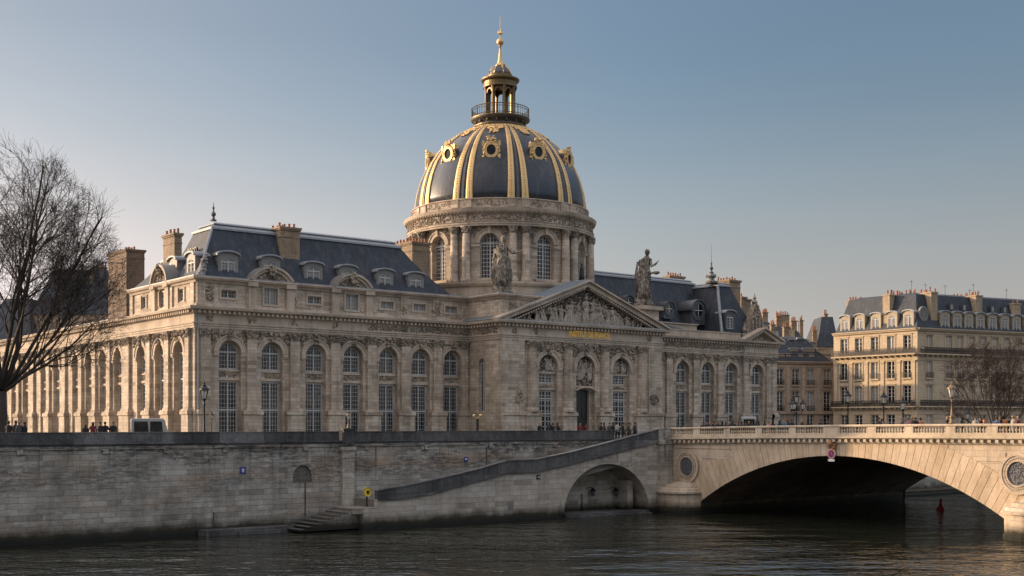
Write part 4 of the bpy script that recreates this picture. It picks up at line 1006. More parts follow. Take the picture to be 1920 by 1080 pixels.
for t in wth: win(DRM, Ftan(t, DR-.75), 0, 1.15, 25.75, 29.9, 1.12, 0, 6, .5, name='drum_window', mt=.06, mat='framew')
for t in wth:
    c = t*DR; m = MB(); k2 = MB()
    m.ring(F, c, 29.9, 1.15, 1.6, 0, .12, n=18); m.ring(F, c, 29.9, 1.6, 1.74, 0, .22, n=18)
    for s in (-1, 1): a, b = sorted((c+s*1.15, c+s*2.2)); m.box(F, a, b, 0, .16, 29.5, 29.75); m.box(F, a, b, 0, .1, 29.4, 29.5)
    m.box(F, c-1.5, c+1.5, 0, .3, 25.4, 25.7); m.box(F, c-.18, c+.18, 0, .35, 31.0, 31.9)
    carve(k2, F, c-2.1, c+2.1, 30.6, 31.85, .05, 36, .17, .12, lambda s, z: hypot(s-c, z-29.9) > 1.85); m.build('drum_archivolt', 'trim', DRM); k2.build('drum_carving', 'carved', DRM)
for t in cth:
    for e in (-1, 1):
        p = F((t+e*radians(3.9))*DR, .42, 0); a = MB()
        a.lathe((p[0], p[1], 0), [(.66, 25.2), (.66, 25.5), (.6, 25.6), (.56, 25.75), (.5, 25.9), (.5, 28), (.43, 31.0)], 16)
        q = a.build('drum_column', 'stone', DRM, True)
        b = MB(); b.lathe((p[0], p[1], 0), [(.43, 31.0), (.46, 31.1), (.48, 31.4), (.66, 31.72), (.7, 31.74), (.7, 31.85)], 10)
        for i in range(26): a_ = U(0, 2*pi); h = R(); b.blob((p[0]+(.46+.16*h)*cos(a_), p[1]+(.46+.16*h)*sin(a_), 31.1+.55*h), (.1, .1, .12))
        b.build('drum_capital', 'carved', DRM)
m = MB()
m.lathe((*DC, 0), [(10.5, 31.85), (11.72, 31.85), (11.72, 32.05), (11.8, 32.07), (11.8, 32.3), (11.9, 32.35), (11.62, 32.42), (11.6, 33.3), (11.75, 33.35), (11.8, 33.45), (12.05, 33.52), (12.15, 33.75), (12.2, 33.9), (11.2, 34.0), (11.2, 34.1), (11.1, 34.12), (11.1, 35.05), (11.25, 35.1), (11.25, 35.22), (10.6, 35.3)], 120)
m.build('drum_entablature', 'trim', DRM)
m = MB(); Fe = Fd(11.6); carve(m, Fe, -11.6*2.0, 11.6*2.2, 32.5, 33.25, .02, 1100, .17, .15); Fe = Fd(11.1)
for t in wth: carve(m, Fe, (t-.26)*11.1, (t+.26)*11.1, 34.3, 34.95, .0, 90, .17, .06)
m.build('drum_frieze', 'carved', DRM)
m = MB(); Fe = Fd(11.75)
for i in range(150):
    s = i/150*2*pi*11.75; m.box(Fe, s-.12, s+.12, .0, .22, 33.4, 33.56)
m.build('drum_dentils', 'trim', DRM)
m = MB()
for t in cth:
    for e in (-1, 1): m.box(Fd(11.1), (t+e*.075-.045)*11.1, (t+e*.075+.045)*11.1, 0, .14, 34.15, 35.05)
m.build('attic_blocks', 'stone', DRM)
dp = [(10.68, 0), (10.62, .9), (10.42, 2.2), (10.0, 3.8), (9.35, 5.3), (8.45, 6.7), (7.3, 8.0), (5.9, 9.15), (4.3, 10.05), (3.2, 10.45), (2.6, 10.6)]
DZ = 35.28
m = MB(); m.lathe((*DC, DZ), dp, 120); DOME = m.build('dome', 'domeslate', P, True)
def dpt(t):   # t in 0..1
    x = t*(len(dp)-2); i = int(x); f = x-i; i = min(i, len(dp)-2); return dp[i][0]+(dp[i+1][0]-dp[i][0])*f, dp[i][1]+(dp[i+1][1]-dp[i][1])*f
def dpos(th, r, z): return Vector((DC[0]+r*(cos(th)*fr_[0]+sin(th)*rt_[0]), DC[1]+r*(cos(th)*fr_[1]+sin(th)*rt_[1]), DZ+z))
def dnorm(t):
    a = dpt(max(0, t-.02)); b = dpt(min(.999, t+.02)); dx, dz = b[0]-a[0], b[1]-a[1]; L = hypot(dx, dz); return dz/L, -dx/L
for t in cth:
    for e in (-1, 1):
        rings = []; n = 22; m = MB()
        for k in range(n+1):
            q = k/n*.985; r, z = dpt(q); nr, nz = dnorm(q); w = .43-.24*q; h = .2-.06*q; th = t+e*radians(4.6)
            cc = dpos(th, r, z); tan = Vector((-sin(th)*fr_[0]+cos(th)*rt_[0], -sin(th)*fr_[1]+cos(th)*rt_[1], 0)); cc = cc-tan*(e*.2*q)
            nn = (dpos(th, r+nr, z+nz)-dpos(th, r, z))
            rings.append([cc-tan*w-nn*.05, cc-tan*w+nn*h*.7, cc-tan*w*.6+nn*h, cc+tan*w*.6+nn*h, cc+tan*w+nn*h*.7, cc+tan*w-nn*.05])
        m.loft(rings)
        for k in range(40):
            q = k/40*.97; r, z = dpt(q); nr, nz = dnorm(q); th = t+e*radians(4.6); nn = dpos(th, r+nr, z+nz)-dpos(th, r, z)
            tan = Vector((-sin(th)*fr_[0]+cos(th)*rt_[0], -sin(th)*fr_[1]+cos(th)*rt_[1], 0)); m.blob(dpos(th, r, z)-tan*(e*.2*q)+nn*(.2-.06*q), (.12-.06*q, .12-.06*q, .08))
        m.build('gilt_rib', 'gold', DOME)
    m = MB(); rings = []
    for k in range(19):
        q = k/18*.98; r, z = dpt(q); nr, nz = dnorm(q); cc = dpos(t, r, z); nn = dpos(t, r+nr, z+nz)-cc; tan = Vector((-sin(t)*fr_[0]+cos(t)*rt_[0], -sin(t)*fr_[1]+cos(t)*rt_[1], 0))
        w = .3-.16*q; rings.append([cc-tan*w-nn*.05, cc-tan*w*.5+nn*.16, cc+tan*w*.5+nn*.16, cc+tan*w-nn*.05])
    m.loft(rings); m.build('lead_rib', 'darklead', DOME)
for t in wth:    # oculus windows
    z0 = 6.0; q = None
    Rw = 9.25; Ft = Ftan(t, Rw); zc = DZ+5.95
    m = MB(); m.ring(Ft, 0, zc, .55, .88, -1.0, .2, 0, 2*pi, 20, 1.15); m.ring(Ft, 0, zc, .88, 1.08, -1.2, .05, 0, 2*pi, 20, 1.18)
    for s in (-1, 1):
        m.box(Ft, min(s*.8, s*1.15), max(s*.8, s*1.15), -.3, .12, zc-1.25, zc-.6); m.box(Ft, min(s*.85, s*1.12), max(s*.85, s*1.12), -.3, .12, zc+.5, zc+1.1)
        for k in range(16): a = U(-.2, 1.2)*pi/2; m.blob(Ft(s*(.95+U(-.12, .15))*cos(a*.9), .12, zc-.9+1.9*sin(a)*.95), (U(.09, .17),)*3)
    for k in range(22): m.blob(Ft(U(-.5, .5), .12, zc+1.05+U(-.1, .55)), (U(.09, .19),)*3)
    m.box(Ft, -1.05, 1.05, -.3, .2, zc-1.3, zc-1.15)
    ocw = m.build('oculus_window', 'gold', DOME)
    g = MB(); g.ring(Ft, 0, zc, .001, .57, -.05, .02, 0, 2*pi, 16, 1.15); g.build('glass', 'glass', ocw)
    g = MB(); g.ring(Ft, 0, zc, .98, 1.1, -2.6, -.1, 0, pi, 12, 1.1); g.ring(Ft, 0, zc, .4, .98, -2.6, -.3, 0, pi, 12, 1.1); g.build('oculus_hood', 'domeslate', ocw)
    m = MB()       # gilt garland above
    for k in range(190):
        q = U(.73, .985); th = t+U(-.26, .26)*(1 if q > .87 else (.3 if q < .8 else .7)); r, z = dpt(q); nr, nz = dnorm(q); cc = dpos(th, r, z)+(dpos(th, r+nr, z+nz)-dpos(th, r, z))*.05
        m.blob(cc, (U(.1, .2), U(.1, .2), U(.08, .15)))
    m.build('gilt_garland', 'gold', DOME)
# gallery and lantern
LN = MB(); LN.lathe((*DC, 45.7), [(2.8, 0), (3.35, .1), (3.35, .25), (2.95, .35), (2.95, .75), (3.2, .9), (3.6, 1.1), (3.75, 1.18)], 40); L = LN.build('lantern', 'darklead', P, True)
m = MB(); m.lathe((*DC, 46.88), [(3.2, -.2), (3.72, 0), (3.78, .08), (3.78, .2), (3.6, .26), (2.0, .27)], 40); m.build('gallery_floor', 'railgold', L)
m = MB(); m.lathe((*DC, 46.1), [(3.38, -.16), (3.42, -.1), (3.42, .0), (3.38, .02)], 40)
for i in range(16):
    t = 2*pi*i/16; m.blob((DC[0]+3.15*cos(t), DC[1]+3.15*sin(t), 46.55), (.2, .2, .32))
m.build('gallery_brackets', 'railgold', L)
m = MB(); r = 3.62
def circ(rr, z, w, n=48):
    for i in range(n):
        a, b = 2*pi*i/n, 2*pi*(i+1)/n; m.tube([(DC[0]+rr*cos(a), DC[1]+rr*sin(a), z), (DC[0]+rr*cos(b), DC[1]+rr*sin(b), z)], [w, w], 4)
circ(r, 48.35, .06); circ(r, 47.3, .05); circ(r, 48.05, .035)
for i in range(56):
    a = 2*pi*i/56; w = .03 if i % 7 else .07; m.tube([(DC[0]+r*cos(a), DC[1]+r*sin(a), 47.1), (DC[0]+r*cos(a), DC[1]+r*sin(a), 48.4)], [w, w], 4)
m.build('gallery_railing', 'railgold', L)
m = MB(); l2 = MB(); FL8 = Fd(1.95)
for i in range(8):
    th = radians(22.5+45*i)+off; c0 = dpos(th, 1.85, 0); m.lathe((c0.x, c0.y, 0), [(.26, 47.1), (.26, 47.4), (.17, 47.5), (.15, 50.6), (.24, 50.9), (.26, 51.1)], 10)
    FF = Ftan(th+radians(22.5), 1.62); l2.ring(FF, 0, 50.35, .42, .56, -.18, .14, 0, pi, 10)
    wall(l2, FF, -.68, .68, 47.1, 51.2, [(0, .46, [(47.2, 50.35, .46)])], .22, .0)
m.build('lantern_column', 'railgold', L, True); l2.build('lantern_arcade', 'railgold', L)
m = MB(); m.lathe((*DC, 51.05), [(1.5, 0), (2.15, .0), (2.15, .3), (2.1, .35), (2.12, .7), (2.35, .8), (2.45, .95), (2.45, 1.08), (1.7, 1.3), (1.6, 1.3), (1.6, 1.55), (1.55, 1.6)], 32); m.build('lantern_cornice', 'railgold', L)
m = MB(); m.lathe((*DC, 52.6), [(1.5, 0), (1.42, .35), (1.2, .75), (.85, 1.1), (.5, 1.3)], 24); m.build('cupola', 'darklead', L, True)
m = MB()
for i in range(8):
    th = off+radians(45*i+22.5); pts_ = [dpos(th, r_, 0)+Vector((0, 0, 52.62-DZ+z_)) for r_, z_ in ((1.52, 0), (1.44, .35), (1.22, .76), (.87, 1.12), (.5, 1.33))]; m.tube(pts_, [.09]*5, 5)
for k in range(50): a_ = U(0, 2*pi); m.blob((DC[0]+.6*cos(a_)*U(.5, 1.3), DC[1]+.6*sin(a_)*U(.5, 1.3), 53.85+U(-.2, .2)), (U(.08, .15),)*3)
m.lathe((*DC, 53.8), [(.75, 0), (.6, .2), (.42, .4), (.3, .75), (.2, 1.4), (.13, 2.1), (.09, 2.6), (.2, 2.62), (.2, 2.7), (.1, 2.72)], 12); m.build('gilt_spire', 'gold', L, True)
m = MB(); m.lathe((*DC, 56.5), [(.1, 0), (.3, .1), (.44, .32), (.46, .5), (.4, .72), (.2, .9), (.08, 1.0)], 16); m.build('gilt_ball', 'gold', L, True)
m = MB(); m.lathe((*DC, 57.5), [(.05, 0), (.05, .5), (.12, .55), (.05, .65)], 8)
for i in range(6): a_ = pi*i/3; m.tube([(DC[0], DC[1], 57.95), (DC[0]+.3*cos(a_), DC[1]+.3*sin(a_), 58.05), (DC[0]+.36*cos(a_), DC[1]+.36*sin(a_), 58.35)], [.09, .08, .02], 5)
m.tube([(DC[0], DC[1], 58), (DC[0], DC[1], 60.2)], [.05, .02], 5); m.build('finial_crown', 'gold', L)
# ------------------------------------------------------------------ statues
def statue(x, y, z, h, label, kind, face):
    r = empty('stone_statue', (x, y, z), label, 'statue', rz=face); q = r.rotation_euler.to_matrix(); m = MB()
    def W(p): v = q @ Vector(p); return (x+v.x, y+v.y, z+v.z)
    # front is local -y; right hand side of the picture is +x
    b = MB()
    for k in range(60):
        a_ = U(0, 2*pi); b.blob(W((.95*cos(a_)*U(.5, 1), .7*sin(a_)*U(.5, 1), U(.1, .9))), (U(.2, .38), U(.2, .38), U(.18, .35)))
    b.loft([[W((1.25*s_, 1.0*t_, z_)) for s_, t_ in ((-k1, -k1), (k1, -k1), (k1, k1), (-k1, k1))] for z_, k1 in ((0, 1), (.25, 1), (.3, .85), (1.1, .6))]); b.build('rock_base', 'statue', r)
    z0 = .95; hh = h-z0; n = 60; rings = []
    prof_ = [(0, .85, .75, 0), (.08, .9, .75, 0), (.2, 1.05, .8, 0), (.35, 1.08, .8, .0), (.5, .92, .66, .02), (.6, .66, .5, .03), (.68, .55, .42, .04), (.76, .62, .40, .05), (.82, .56, .36, .06), (.86, .3, .26, .07), (.885, .17, .18, .08)] if kind == 0 else \
        [(0, .82, .7, 0), (.08, .8, .68, 0), (.2, .76, .62, -.02), (.35, .78, .6, -.02), (.5, .74, .56, 0), (.6, .66, .5, .02), (.68, .62, .46, .04), (.76, .62, .42, .07), (.82, .5, .36, .12), (.86, .28, .26, .15), (.885, .16, .18, .17)]
    for t_, w_, d_, lx in prof_:
        fo = .2*(1-t_)+.05; ph_ = t_*3
        rings.append([W(((w_*.92*(1+fo*sin(9*a_+ph_)+fo*.7*sin(14*a_-ph_*2)))*cos(a_)+lx*hh*.4, d_*(1+fo*sin(9*a_+ph_)+fo*.5*sin(17*a_+ph_*3))*sin(a_), z0+t_*hh)) for a_ in [2*pi*i/n for i in range(n)]])
    m.loft(rings); hx = prof_[-1][3]*hh*.4
    m.build('robed_body', 'statue', r); m = MB()
    hz_ = z0+hh*.94; m.loft([[W((hx+.02+1.2*w_*cos(a_), -.03+1.2*d_*sin(a_), hz_+1.15*z_)) for a_ in [2*pi*i/14 for i in range(14)]] for z_, w_, d_ in ((-.42, .13, .14), (-.26, .15, .17), (-.2, .2, .24), (0, .27, .3), (.2, .25, .28), (.34, .15, .18), (.38, .04, .05))])
    m.blob(W((hx+.02, -.33, hz_-.02)), (.05, .08, .09)); m.blob(W((hx, .15, hz_+.15)), (.3, .28, .3)); m.build('head', 'statue', r, True)
    m = MB(); sz = z0+hh*.80
    if kind == 0: arms = [[(hx+.5, 0, sz), (hx+1.0, -.2, sz-.75), (hx+1.55, -.35, sz-.75), (hx+1.85, -.4, sz-.65)], [(hx-.5, 0, sz), (hx-.8, -.3, sz-.8), (hx-.35, -.6, sz-.7), (hx-.1, -.65, sz-.45)]]
    else: arms = [[(hx+.35, 0, sz), (hx+.55, -.3, sz-.85), (hx+.95, -.45, sz-.65), (hx+1.2, -.5, sz-.4)], [(hx-.5, 0, sz), (hx-.5, -.45, sz-1.1), (hx+.4, -.7, sz-1.75), (hx+1.0, -.75, sz-1.75)]]
    for ar in arms:
        m.tube([W(p) for p in ar], [.27, .21, .14, .09], 8)
        e = Vector(ar[-1]); d = (e-Vector(ar[-2])).normalized()
        for k in range(4): m.tube([W(e), W(e+d*.16+Vector((0, .04*(k-1.5), .03*k))), W(e+d*.27+Vector((0, .05*(k-1.5), .02)))], [.045, .035, .02], 5)
    if kind == 1: m.lathe(W((hx+1.05, -.75, sz-1.85)), [(.1, -.1), (.42, .05), (.45, .22), (.3, .3)], 10)
    m.build('arms', 'statue', r, True)
    m = MB()     # diagonal drapery
    for k in range(5):
        a0 = -.9+k*.12; m.tube([W((-.55-.03*k, -.35, sz-.1-.12*k)), W((-.1, -.62+.01*k, sz-.85-.22*k)), W((.55, -.5, sz-1.35-.26*k)), W((.85, -.1, sz-1.6-.3*k))], [.12, .15, .14, .08], 6)
    for k in range(4): m.tube([W((-.75, -.1+.1*k, sz-.3)), W((-.95, -.15+.12*k, sz-1.9)), W((-.85, -.1+.1*k, z0+.5))], [.1, .17, .1], 6)
    for k in range(7): xx = -.6+.2*k; m.tube([W((xx*.7, -.55, z0+hh*.42)), W((xx, -.72, z0+hh*.2)), W((xx*1.1, -.82, z0+.05))], [.05, .09, .1], 6)
    m.build('drapery', 'statue', r, True); return r
x, D = on_y(941, QY+1.4); statue(x, QY+1.4, 22.93, hz(443, D)-22.93, 'robed stone statue with outstretched arm on the left portico corner, before the dome', 0, -A)
x, D = on_y(1207, QY+1.6); statue(x, QY+1.6, 22.93, hz(468, D)-22.93, 'bowed robed stone statue holding a bowl on the right portico corner, against the sky', 1, -A)
x, D = on_y(1091, 24.0); r_ = empty('roof_figure', (x, 24, 22.9), 'small dark bronze figure standing behind the pediment apex against the drum', 'statue'); m = MB()
z0 = hz(525, D); m.lathe((x, 24, 0), [(.5, 22.6), (.5, z0-.4), (.3, z0)], 8); m.build('plinth', 'statue', r_)
m = MB(); n = 12; m.loft([[(x+w*cos(2*pi*i/n), 24+w*.8*sin(2*pi*i/n), z0+z) for i in range(n)] for z, w in ((0, .36), (.6, .32), (1.1, .26), (1.4, .3), (1.6, .16), (1.7, .08), (1.78, .13), (1.92, .15), (2.05, .08))]); m.build('bronze_body', 'bronze', r_, True)
# ------------------------------------------------------------------ background buildings
def hbuilding(name, label, faces, foot, floors, zc_, roofz, mat, bal, strips=(), group=None, doz=None, dwin='curtain', ground=11.3, cornice=True, inset=2.6):
    """faces: list of (F, s0, s1, centres, dormer centres); floors: (zb, zt, halfw, rail)"""
    cxm = sum(p[0] for p in foot)/len(foot); cym = sum(p[1] for p in foot)/len(foot)
    b = empty(name, (cxm, cym, G), label, 'building', group)
    m = MB(); tr = MB(); ir = MB()
    for F, s0, s1, cs, ds in faces:
        wall(m, F, s0, s1, G-.5, zc_, [(c, floors[0][2], [(z0, z1, 0) for z0, z1, hw, rl in floors]) for c in cs], .32)
        for k, (z0, z1, hw, rl) in enumerate(floors):
            for c in cs:
                g = 'glass' if (hash((round(c*7), k)) % 3) else 'curtain'
                win(b, F, c, floors[0][2], z0, z1, 0, -.3, 2, .75, 'framew', g, fr=.09, mid=True, mt=.05)
                if k > 0: 
                    h = floors[0][2]; tr.box(F, c-h-.2, c-h, 0, .08, z0-.1, z1+.2); tr.box(F, c+h, c+h+.2, 0, .08, z0-.1, z1+.2); tr.box(F, c-h, c+h, 0, .08, z1, z1+.2); tr.box(F, c-h-.28, c+h+.28, 0, .2, z1+.2, z1+.3)
                if rl:
                    h = floors[0][2]+.1; ir.box(F, c-h, c+h, .2, .25, z0+.85, z0+.92); ir.box(F, c-h, c+h, .2, .25, z0+.05, z0+.1)
                    for i in range(9): x = c-h+2*h*i/8; ir.box(F, x-.025, x+.025, .2, .24, z0+.05, z0+.9)
                    tr.box(F, c-h-.1, c+h+.1, 0, .3, z0-.2, z0)
        for z0, z1, o in strips: tr.box(F, s0-(o if F is faces[-1][0] else 0), s1, 0, o, z0, z1)
        for z in bal:
            tr.box(F, s0, s1, 0, .75, z-.22, z); ir.box(F, s0, s1, .66, .72, z+.93, z+1.0); ir.box(F, s0, s1, .67, .71, z+.08, z+.13)
            n = int((s1-s0)/.16)
            for i in range(n+1):
                x = s0+(s1-s0)*i/n; ir.box(F, x-.028, x+.028, .66, .72, z, z+.95)
                if i % 3 == 0: ir.ring(F, x, z+.5, .07, .15, .67, .71, 0, 2*pi, 6)
            nb = int((s1-s0)/1.1)
            for i in range(nb): x = s0+(i+.5)*(s1-s0)/nb; tr.box(F, x-.12, x+.12, 0, .55, z-.5, z-.22)
        if cornice:
            tr.box(F, s0, s1, 0, .35, zc_-.35, zc_-.12); tr.box(F, s0, s1, 0, .55, zc_-.12, zc_+.05)
    m.build('wall', mat, b); tr.build('stone_trim', mat, b); 
    if ir.v: ir.build('balcony_railing', 'iron', b)
    # back of the block and roof
    k = MB(); g = .34
    def offp(q):
        out = []; n_ = len(foot); ar = sum(foot[i][0]*foot[(i+1) % n_][1]-foot[(i+1) % n_][0]*foot[i][1] for i in range(n_)); sg_ = 1 if ar > 0 else -1
        for i in range(n_):
            a_, b_, c_ = foot[i-1], foot[i], foot[(i+1) % n_]
            d1 = (b_[0]-a_[0], b_[1]-a_[1]); d2 = (c_[0]-b_[0], c_[1]-b_[1]); l1 = hypot(*d1); l2_ = hypot(*d2)
            n1 = (-d1[1]/l1*sg_, d1[0]/l1*sg_); n2 = (-d2[1]/l2_*sg_, d2[0]/l2_*sg_); bx, by = n1[0]+n2[0], n1[1]+n2[1]; k_ = 2/max(.35, bx*bx+by*by)
            out.append((b_[0]+bx*k_*q, b_[1]+by*k_*q))
        return out
    def ins(q): return [(p[0]+(cxm-p[0])*q/max(1, hypot(cxm-p[0], cym-p[1])), p[1]+(cym-p[1])*q/max(1, hypot(cxm-p[0], cym-p[1]))) for p in foot]
    k.loft([[(x, y, z) for x, y in ins(.5)] for z in (G-.4, zc_-.1)]); k.build('rear_wall', mat, b)
    r = MB(); k_ = 1.35
    r.loft([[(x, y, zc_+.05) for x, y in offp(.15)], [(x, y, zc_+(roofz-zc_)*.5) for x, y in offp(inset*.6)], [(x, y, roofz) for x, y in offp(inset)], [(x, y, roofz+.5) for x, y in offp(inset+1.8)]])
    ro = r.build('roof', 'slate', b)
    for F, s0, s1, cs, ds in faces:
        for c in ds: dormer(b, F, c, zc_+.1, doz[0], doz[1], -.3, 2.0, mat=doz[2], winmat=dwin)
    return b
M['dormst'] = stone('dormer_stone', (.48, .41, .3), (.4, .34, .25), bricks=False, dirt=.3, dirtc=(.2, .17, .12))
hx0, hy0 = 150.6, 27.95; han = atan2(-.211, .977)
FHL = Fx(hx0); FHR = Frot(hx0, hy0, han)
cl = [on_x(u, hx0)[0] for u in (1582.5, 1610, 1640, 1670.5, 1701)]
def on_F(u):    # station on the right face
    dx, dy = ray(u); c, s = cos(han), sin(han); det = c*dy-s*dx; rx, ry = cx-hx0, cy-hy0
    return (rx*dy-ry*dx)/det*1.0
cr = [on_F(u) for u in (1742, 1779, 1800, 1822, 1844, 1866, 1888, 1910, 1933)]
dr = [on_F(u) for u in (1775, 1798, 1819.5, 1841, 1864, 1887, 1909, 1931)]
wR = 46.; yL = on_x(1563, hx0)[0]
cr = cr[:-1]+[c for c in [cr[-1]+2.9*i for i in range(12)] if c < wR-1.2]; dr = dr[:-1]+[c for c in [dr[-1]+2.9*i for i in range(12)] if c < wR-1.6]
cR = (hx0+wR*cos(han), hy0+wR*sin(han))
HB = hbuilding('apartment_building', 'large pale six storey corner building with iron balconies and slate mansard, its left face sunlit', [(FHL, hy0, yL, cl, cl), (FHR, 0, wR, cr, dr)],
    [(hx0, hy0), cR, (cR[0]+6, cR[1]+22), (hx0+12, yL+3), (hx0, yL)], [(7.0, 10.1, .72, 0), (11.9, 14.9, .72, 0), (16.1, 18.9, .72, 1), (20.5, 23.1, .72, 0)], 24.15, 29.9, 'haus', (11.5, 20.1),
    strips=((10.9, 11.28, .12), (19.0, 19.5, .12)), doz=(2.0, 2.9, 'dormst'), inset=2.1)
m = MB()
for c in [(a+b)/2 for a, b in zip(cl, cl[1:])]+[cl[0]-1.6 if False else hy0+.7, yL-.6]: m.box(FHL, c-.32, c+.32, 0, .14, 11.6, 18.7); m.box(FHL, c-.42, c+.42, 0, .25, 18.7, 19.0)
for F_, e0, e1, cc in ((FHL, hy0, yL, sorted(cl)), (FHR, 0, wR, cr)):
    for i in range(5):
        cur_ = e0
        for c in cc+[None]:
            nx_ = (c-.9) if (c is not None and i < 4) else (e1 if c is None else None)
            if nx_ is None: continue
            if nx_ > cur_: m.box(F_, cur_, nx_, 0, .08, 7.2+.75*i, 7.2+.75*i+.66)
            if c is not None: cur_ = c+.9
# keep the ground-floor windows clear of the rustication
m.build('pilaster_strips', 'haus', HB)
def hch(par, u0, u1, vt, D, zb, dp=1.4, pots=9, mat='chim'):
    x0, y0 = at(u0, D); x1, y1 = at(u1, D); m = MB(); an = atan2(y1-y0, x1-x0); F = Frot(x0, y0, an); L = hypot(x1-x0, y1-y0); zt = hz(vt, D)
    m.box(F, 0, L, -dp, 0, zb, zt-.2); m.box(F, -.12, L+.12, -dp-.12, .12, zt-.2, zt); m.box(F, -.06, L+.06, -dp-.06, .06, zt-.9, zt-.8); c = m.build('chimney', mat, par); p = MB()
    for i in range(pots):
        q = F((i+.5)*L/pots, -dp*U(.25, .75), zt); h = U(.5, .9); p.lathe(q, [(.13, 0), (.11, h*.85), (.14, h*.87), (.12, h)], 6)
    p.build('chimney_pots', 'pot', c)
M['chiml'] = stone('pale_chimney', (.52, .41, .27), (.44, .34, .22), bw=.5, bh=.2, dirt=.4, dirtc=(.15, .12, .08), streak=.4)
def hch2(par, F, s0, s1, o0, o1, zb, zt, pots=8, mat='chiml'):
    m = MB(); m.box(F, s0, s1, o1, o0, zb, zt-.2); m.box(F, s0-.12, s1+.12, o1-.12, o0+.12, zt-.2, zt); m.box(F, s0-.05, s1+.05, o1-.05, o0+.05, zt-.95, zt-.85); c = m.build('chimney', mat, par); p = MB()
    for i in range(pots):
        q = F(U(s0+.2, s1-.2), o0+(o1-o0)*(i+.5)/pots, zt); h = U(.5, .95); p.lathe(q, [(.14, 0), (.12, h*.85), (.15, h*.87), (.13, h)], 6)
    p.build('chimney_pots', 'pot', c)
ya, yb_ = on_x(1668, hx0+.6)[0], on_x(1655, hx0+.6)[0]; hch2(HB, FHL, ya, yb_, -.6, -5.2, 23.9, hz(553, 206), 10)
ya, yb_ = on_x(1597, hx0+2.6)[0], on_x(1587, hx0+2.6)[0]; hch2(HB, FHL, ya, yb_, -2.6, -7.2, 25.5, hz(562, 211), 10)
for u0_, u1_, v_ in ((1752, 1764, 549), (1836, 1848, 550), (1908, 1920, 561), (1975, 1988, 560)): hch2(HB, FHR, on_F(u0_), on_F(u1_), -.7, -7.5, 23.9, hz(v_, 204), 11)
m = MB(); so_ = on_F(1738); FO = lambda s, o, z: FHR(s, o-.75, z); m.ring(FO, so_, 26.6, .75, 1.0, -.3, .1, 0, 2*pi, 18, 1.25); m.ring(FO, so_, 26.6, .001, .75, -.3, .0, 0, 2*pi, 18, 1.25); carve(m, FO, so_-.5, so_+.5, 26, 27.2, .0, 14, .2, .15); m.build('roof_medallion', 'lead', HB)
for u_, z_s in ((1817, 28.0), (1793, 28.0), (1870, 28.0), (1893, 28.0)):
    s_c = on_F(u_); m = MB(); m.box(FHR, s_c-.35, s_c+.35, -2.2, -1.0, z_s-.5, z_s+.5); q_ = m.build('skylight', 'darklead', HB); m = MB(); m.box(FHR, s_c-.25, s_c+.25, -1.0, -.98, z_s-.4, z_s+.4); m.build('glass', 'curtain', q_)
m = MB()
for u, D in ((1709, 207), (1735, 207), (1772, 207), (1818, 210), (1825, 211), (1835, 212), (1887, 214)):
    x, y = at(u, D); z = 29; h = U(2.5, 4.3); m.tube([(x, y, z), (x, y, z+h)], [.035, .03], 4); m.tube([(x-.5, y, z+h-.3), (x+.5, y, z+h-.3)], [.03, .03], 4)
m.build('roof_aerial', 'iron', HB)
# the older building between the palace and the corner building
def facing(u0, u1, D0, D1=None):
    D1 = D1 or D0; x0, y0 = at(u0, D0); x1, y1 = at(u1, D1); an = atan2(y1-y0, x1-x0); return Frot(x0, y0, an), hypot(x1-x0, y1-y0), an
FM, LM, an = facing(1425, 1563, 213, 216)
cm = [(u-1425)/138*LM for u in (1462, 1491, 1519, 1550.5)]
ft = [FM(0, 0, 0)[:2], FM(LM, 0, 0)[:2], FM(LM, -12, 0)[:2], FM(0, -12, 0)[:2]]
z_ = lambda v: hz(v, 214)
HM = hbuilding('apartment_building', 'brown older building squeezed between the palace and the pale corner building', [(FM, 0, LM, cm, [])], ft, [(7.0, z_(777), .62, 0), (z_(771), z_(734), .62, 1), (z_(722), z_(692), .62, 1)], z_(678), z_(632), 'haus2', (), strips=((z_(776), z_(773), .3), (z_(688), z_(685), .12)), doz=(1, 1, 'lead'), inset=3.5)
m = MB(); F = FM
for c in [(a+b)/2 for a, b in zip(cm, cm[1:])]+[cm[0]-1.2, cm[-1]+.95]: m.box(F, c-.3, c+.3, 0, .14, z_(773), z_(688))
m.build('pilaster_strips', 'haus2', HM)
m = MB()
for i in range(int(LM/.3)): m.box(F, i*.3, i*.3+.04, -.2, -.16, z_(678), z_(664))
m.box(F, 0, LM, -.22, -.14, z_(665), z_(663.5)); m.build('terrace_railing', 'iron', HM)
m = MB()
for u in (1471, 1483, 1506, 1527): s = (u-1425)/138*LM; m.box(F, s-.45, s+.45, -1.8, -1.0, z_(678), z_(662))
m.build('terrace_box', 'haus2', HM)
for u, w in ((1497, .8), (1519, .6), (1531, .6), (1547, .7)):
    s = (u-1425)/138*LM; dormer(HM, F, s, z_(668), w*2, 1.5, -1.9, 1.8, mat='dormst', winmat='curtain')
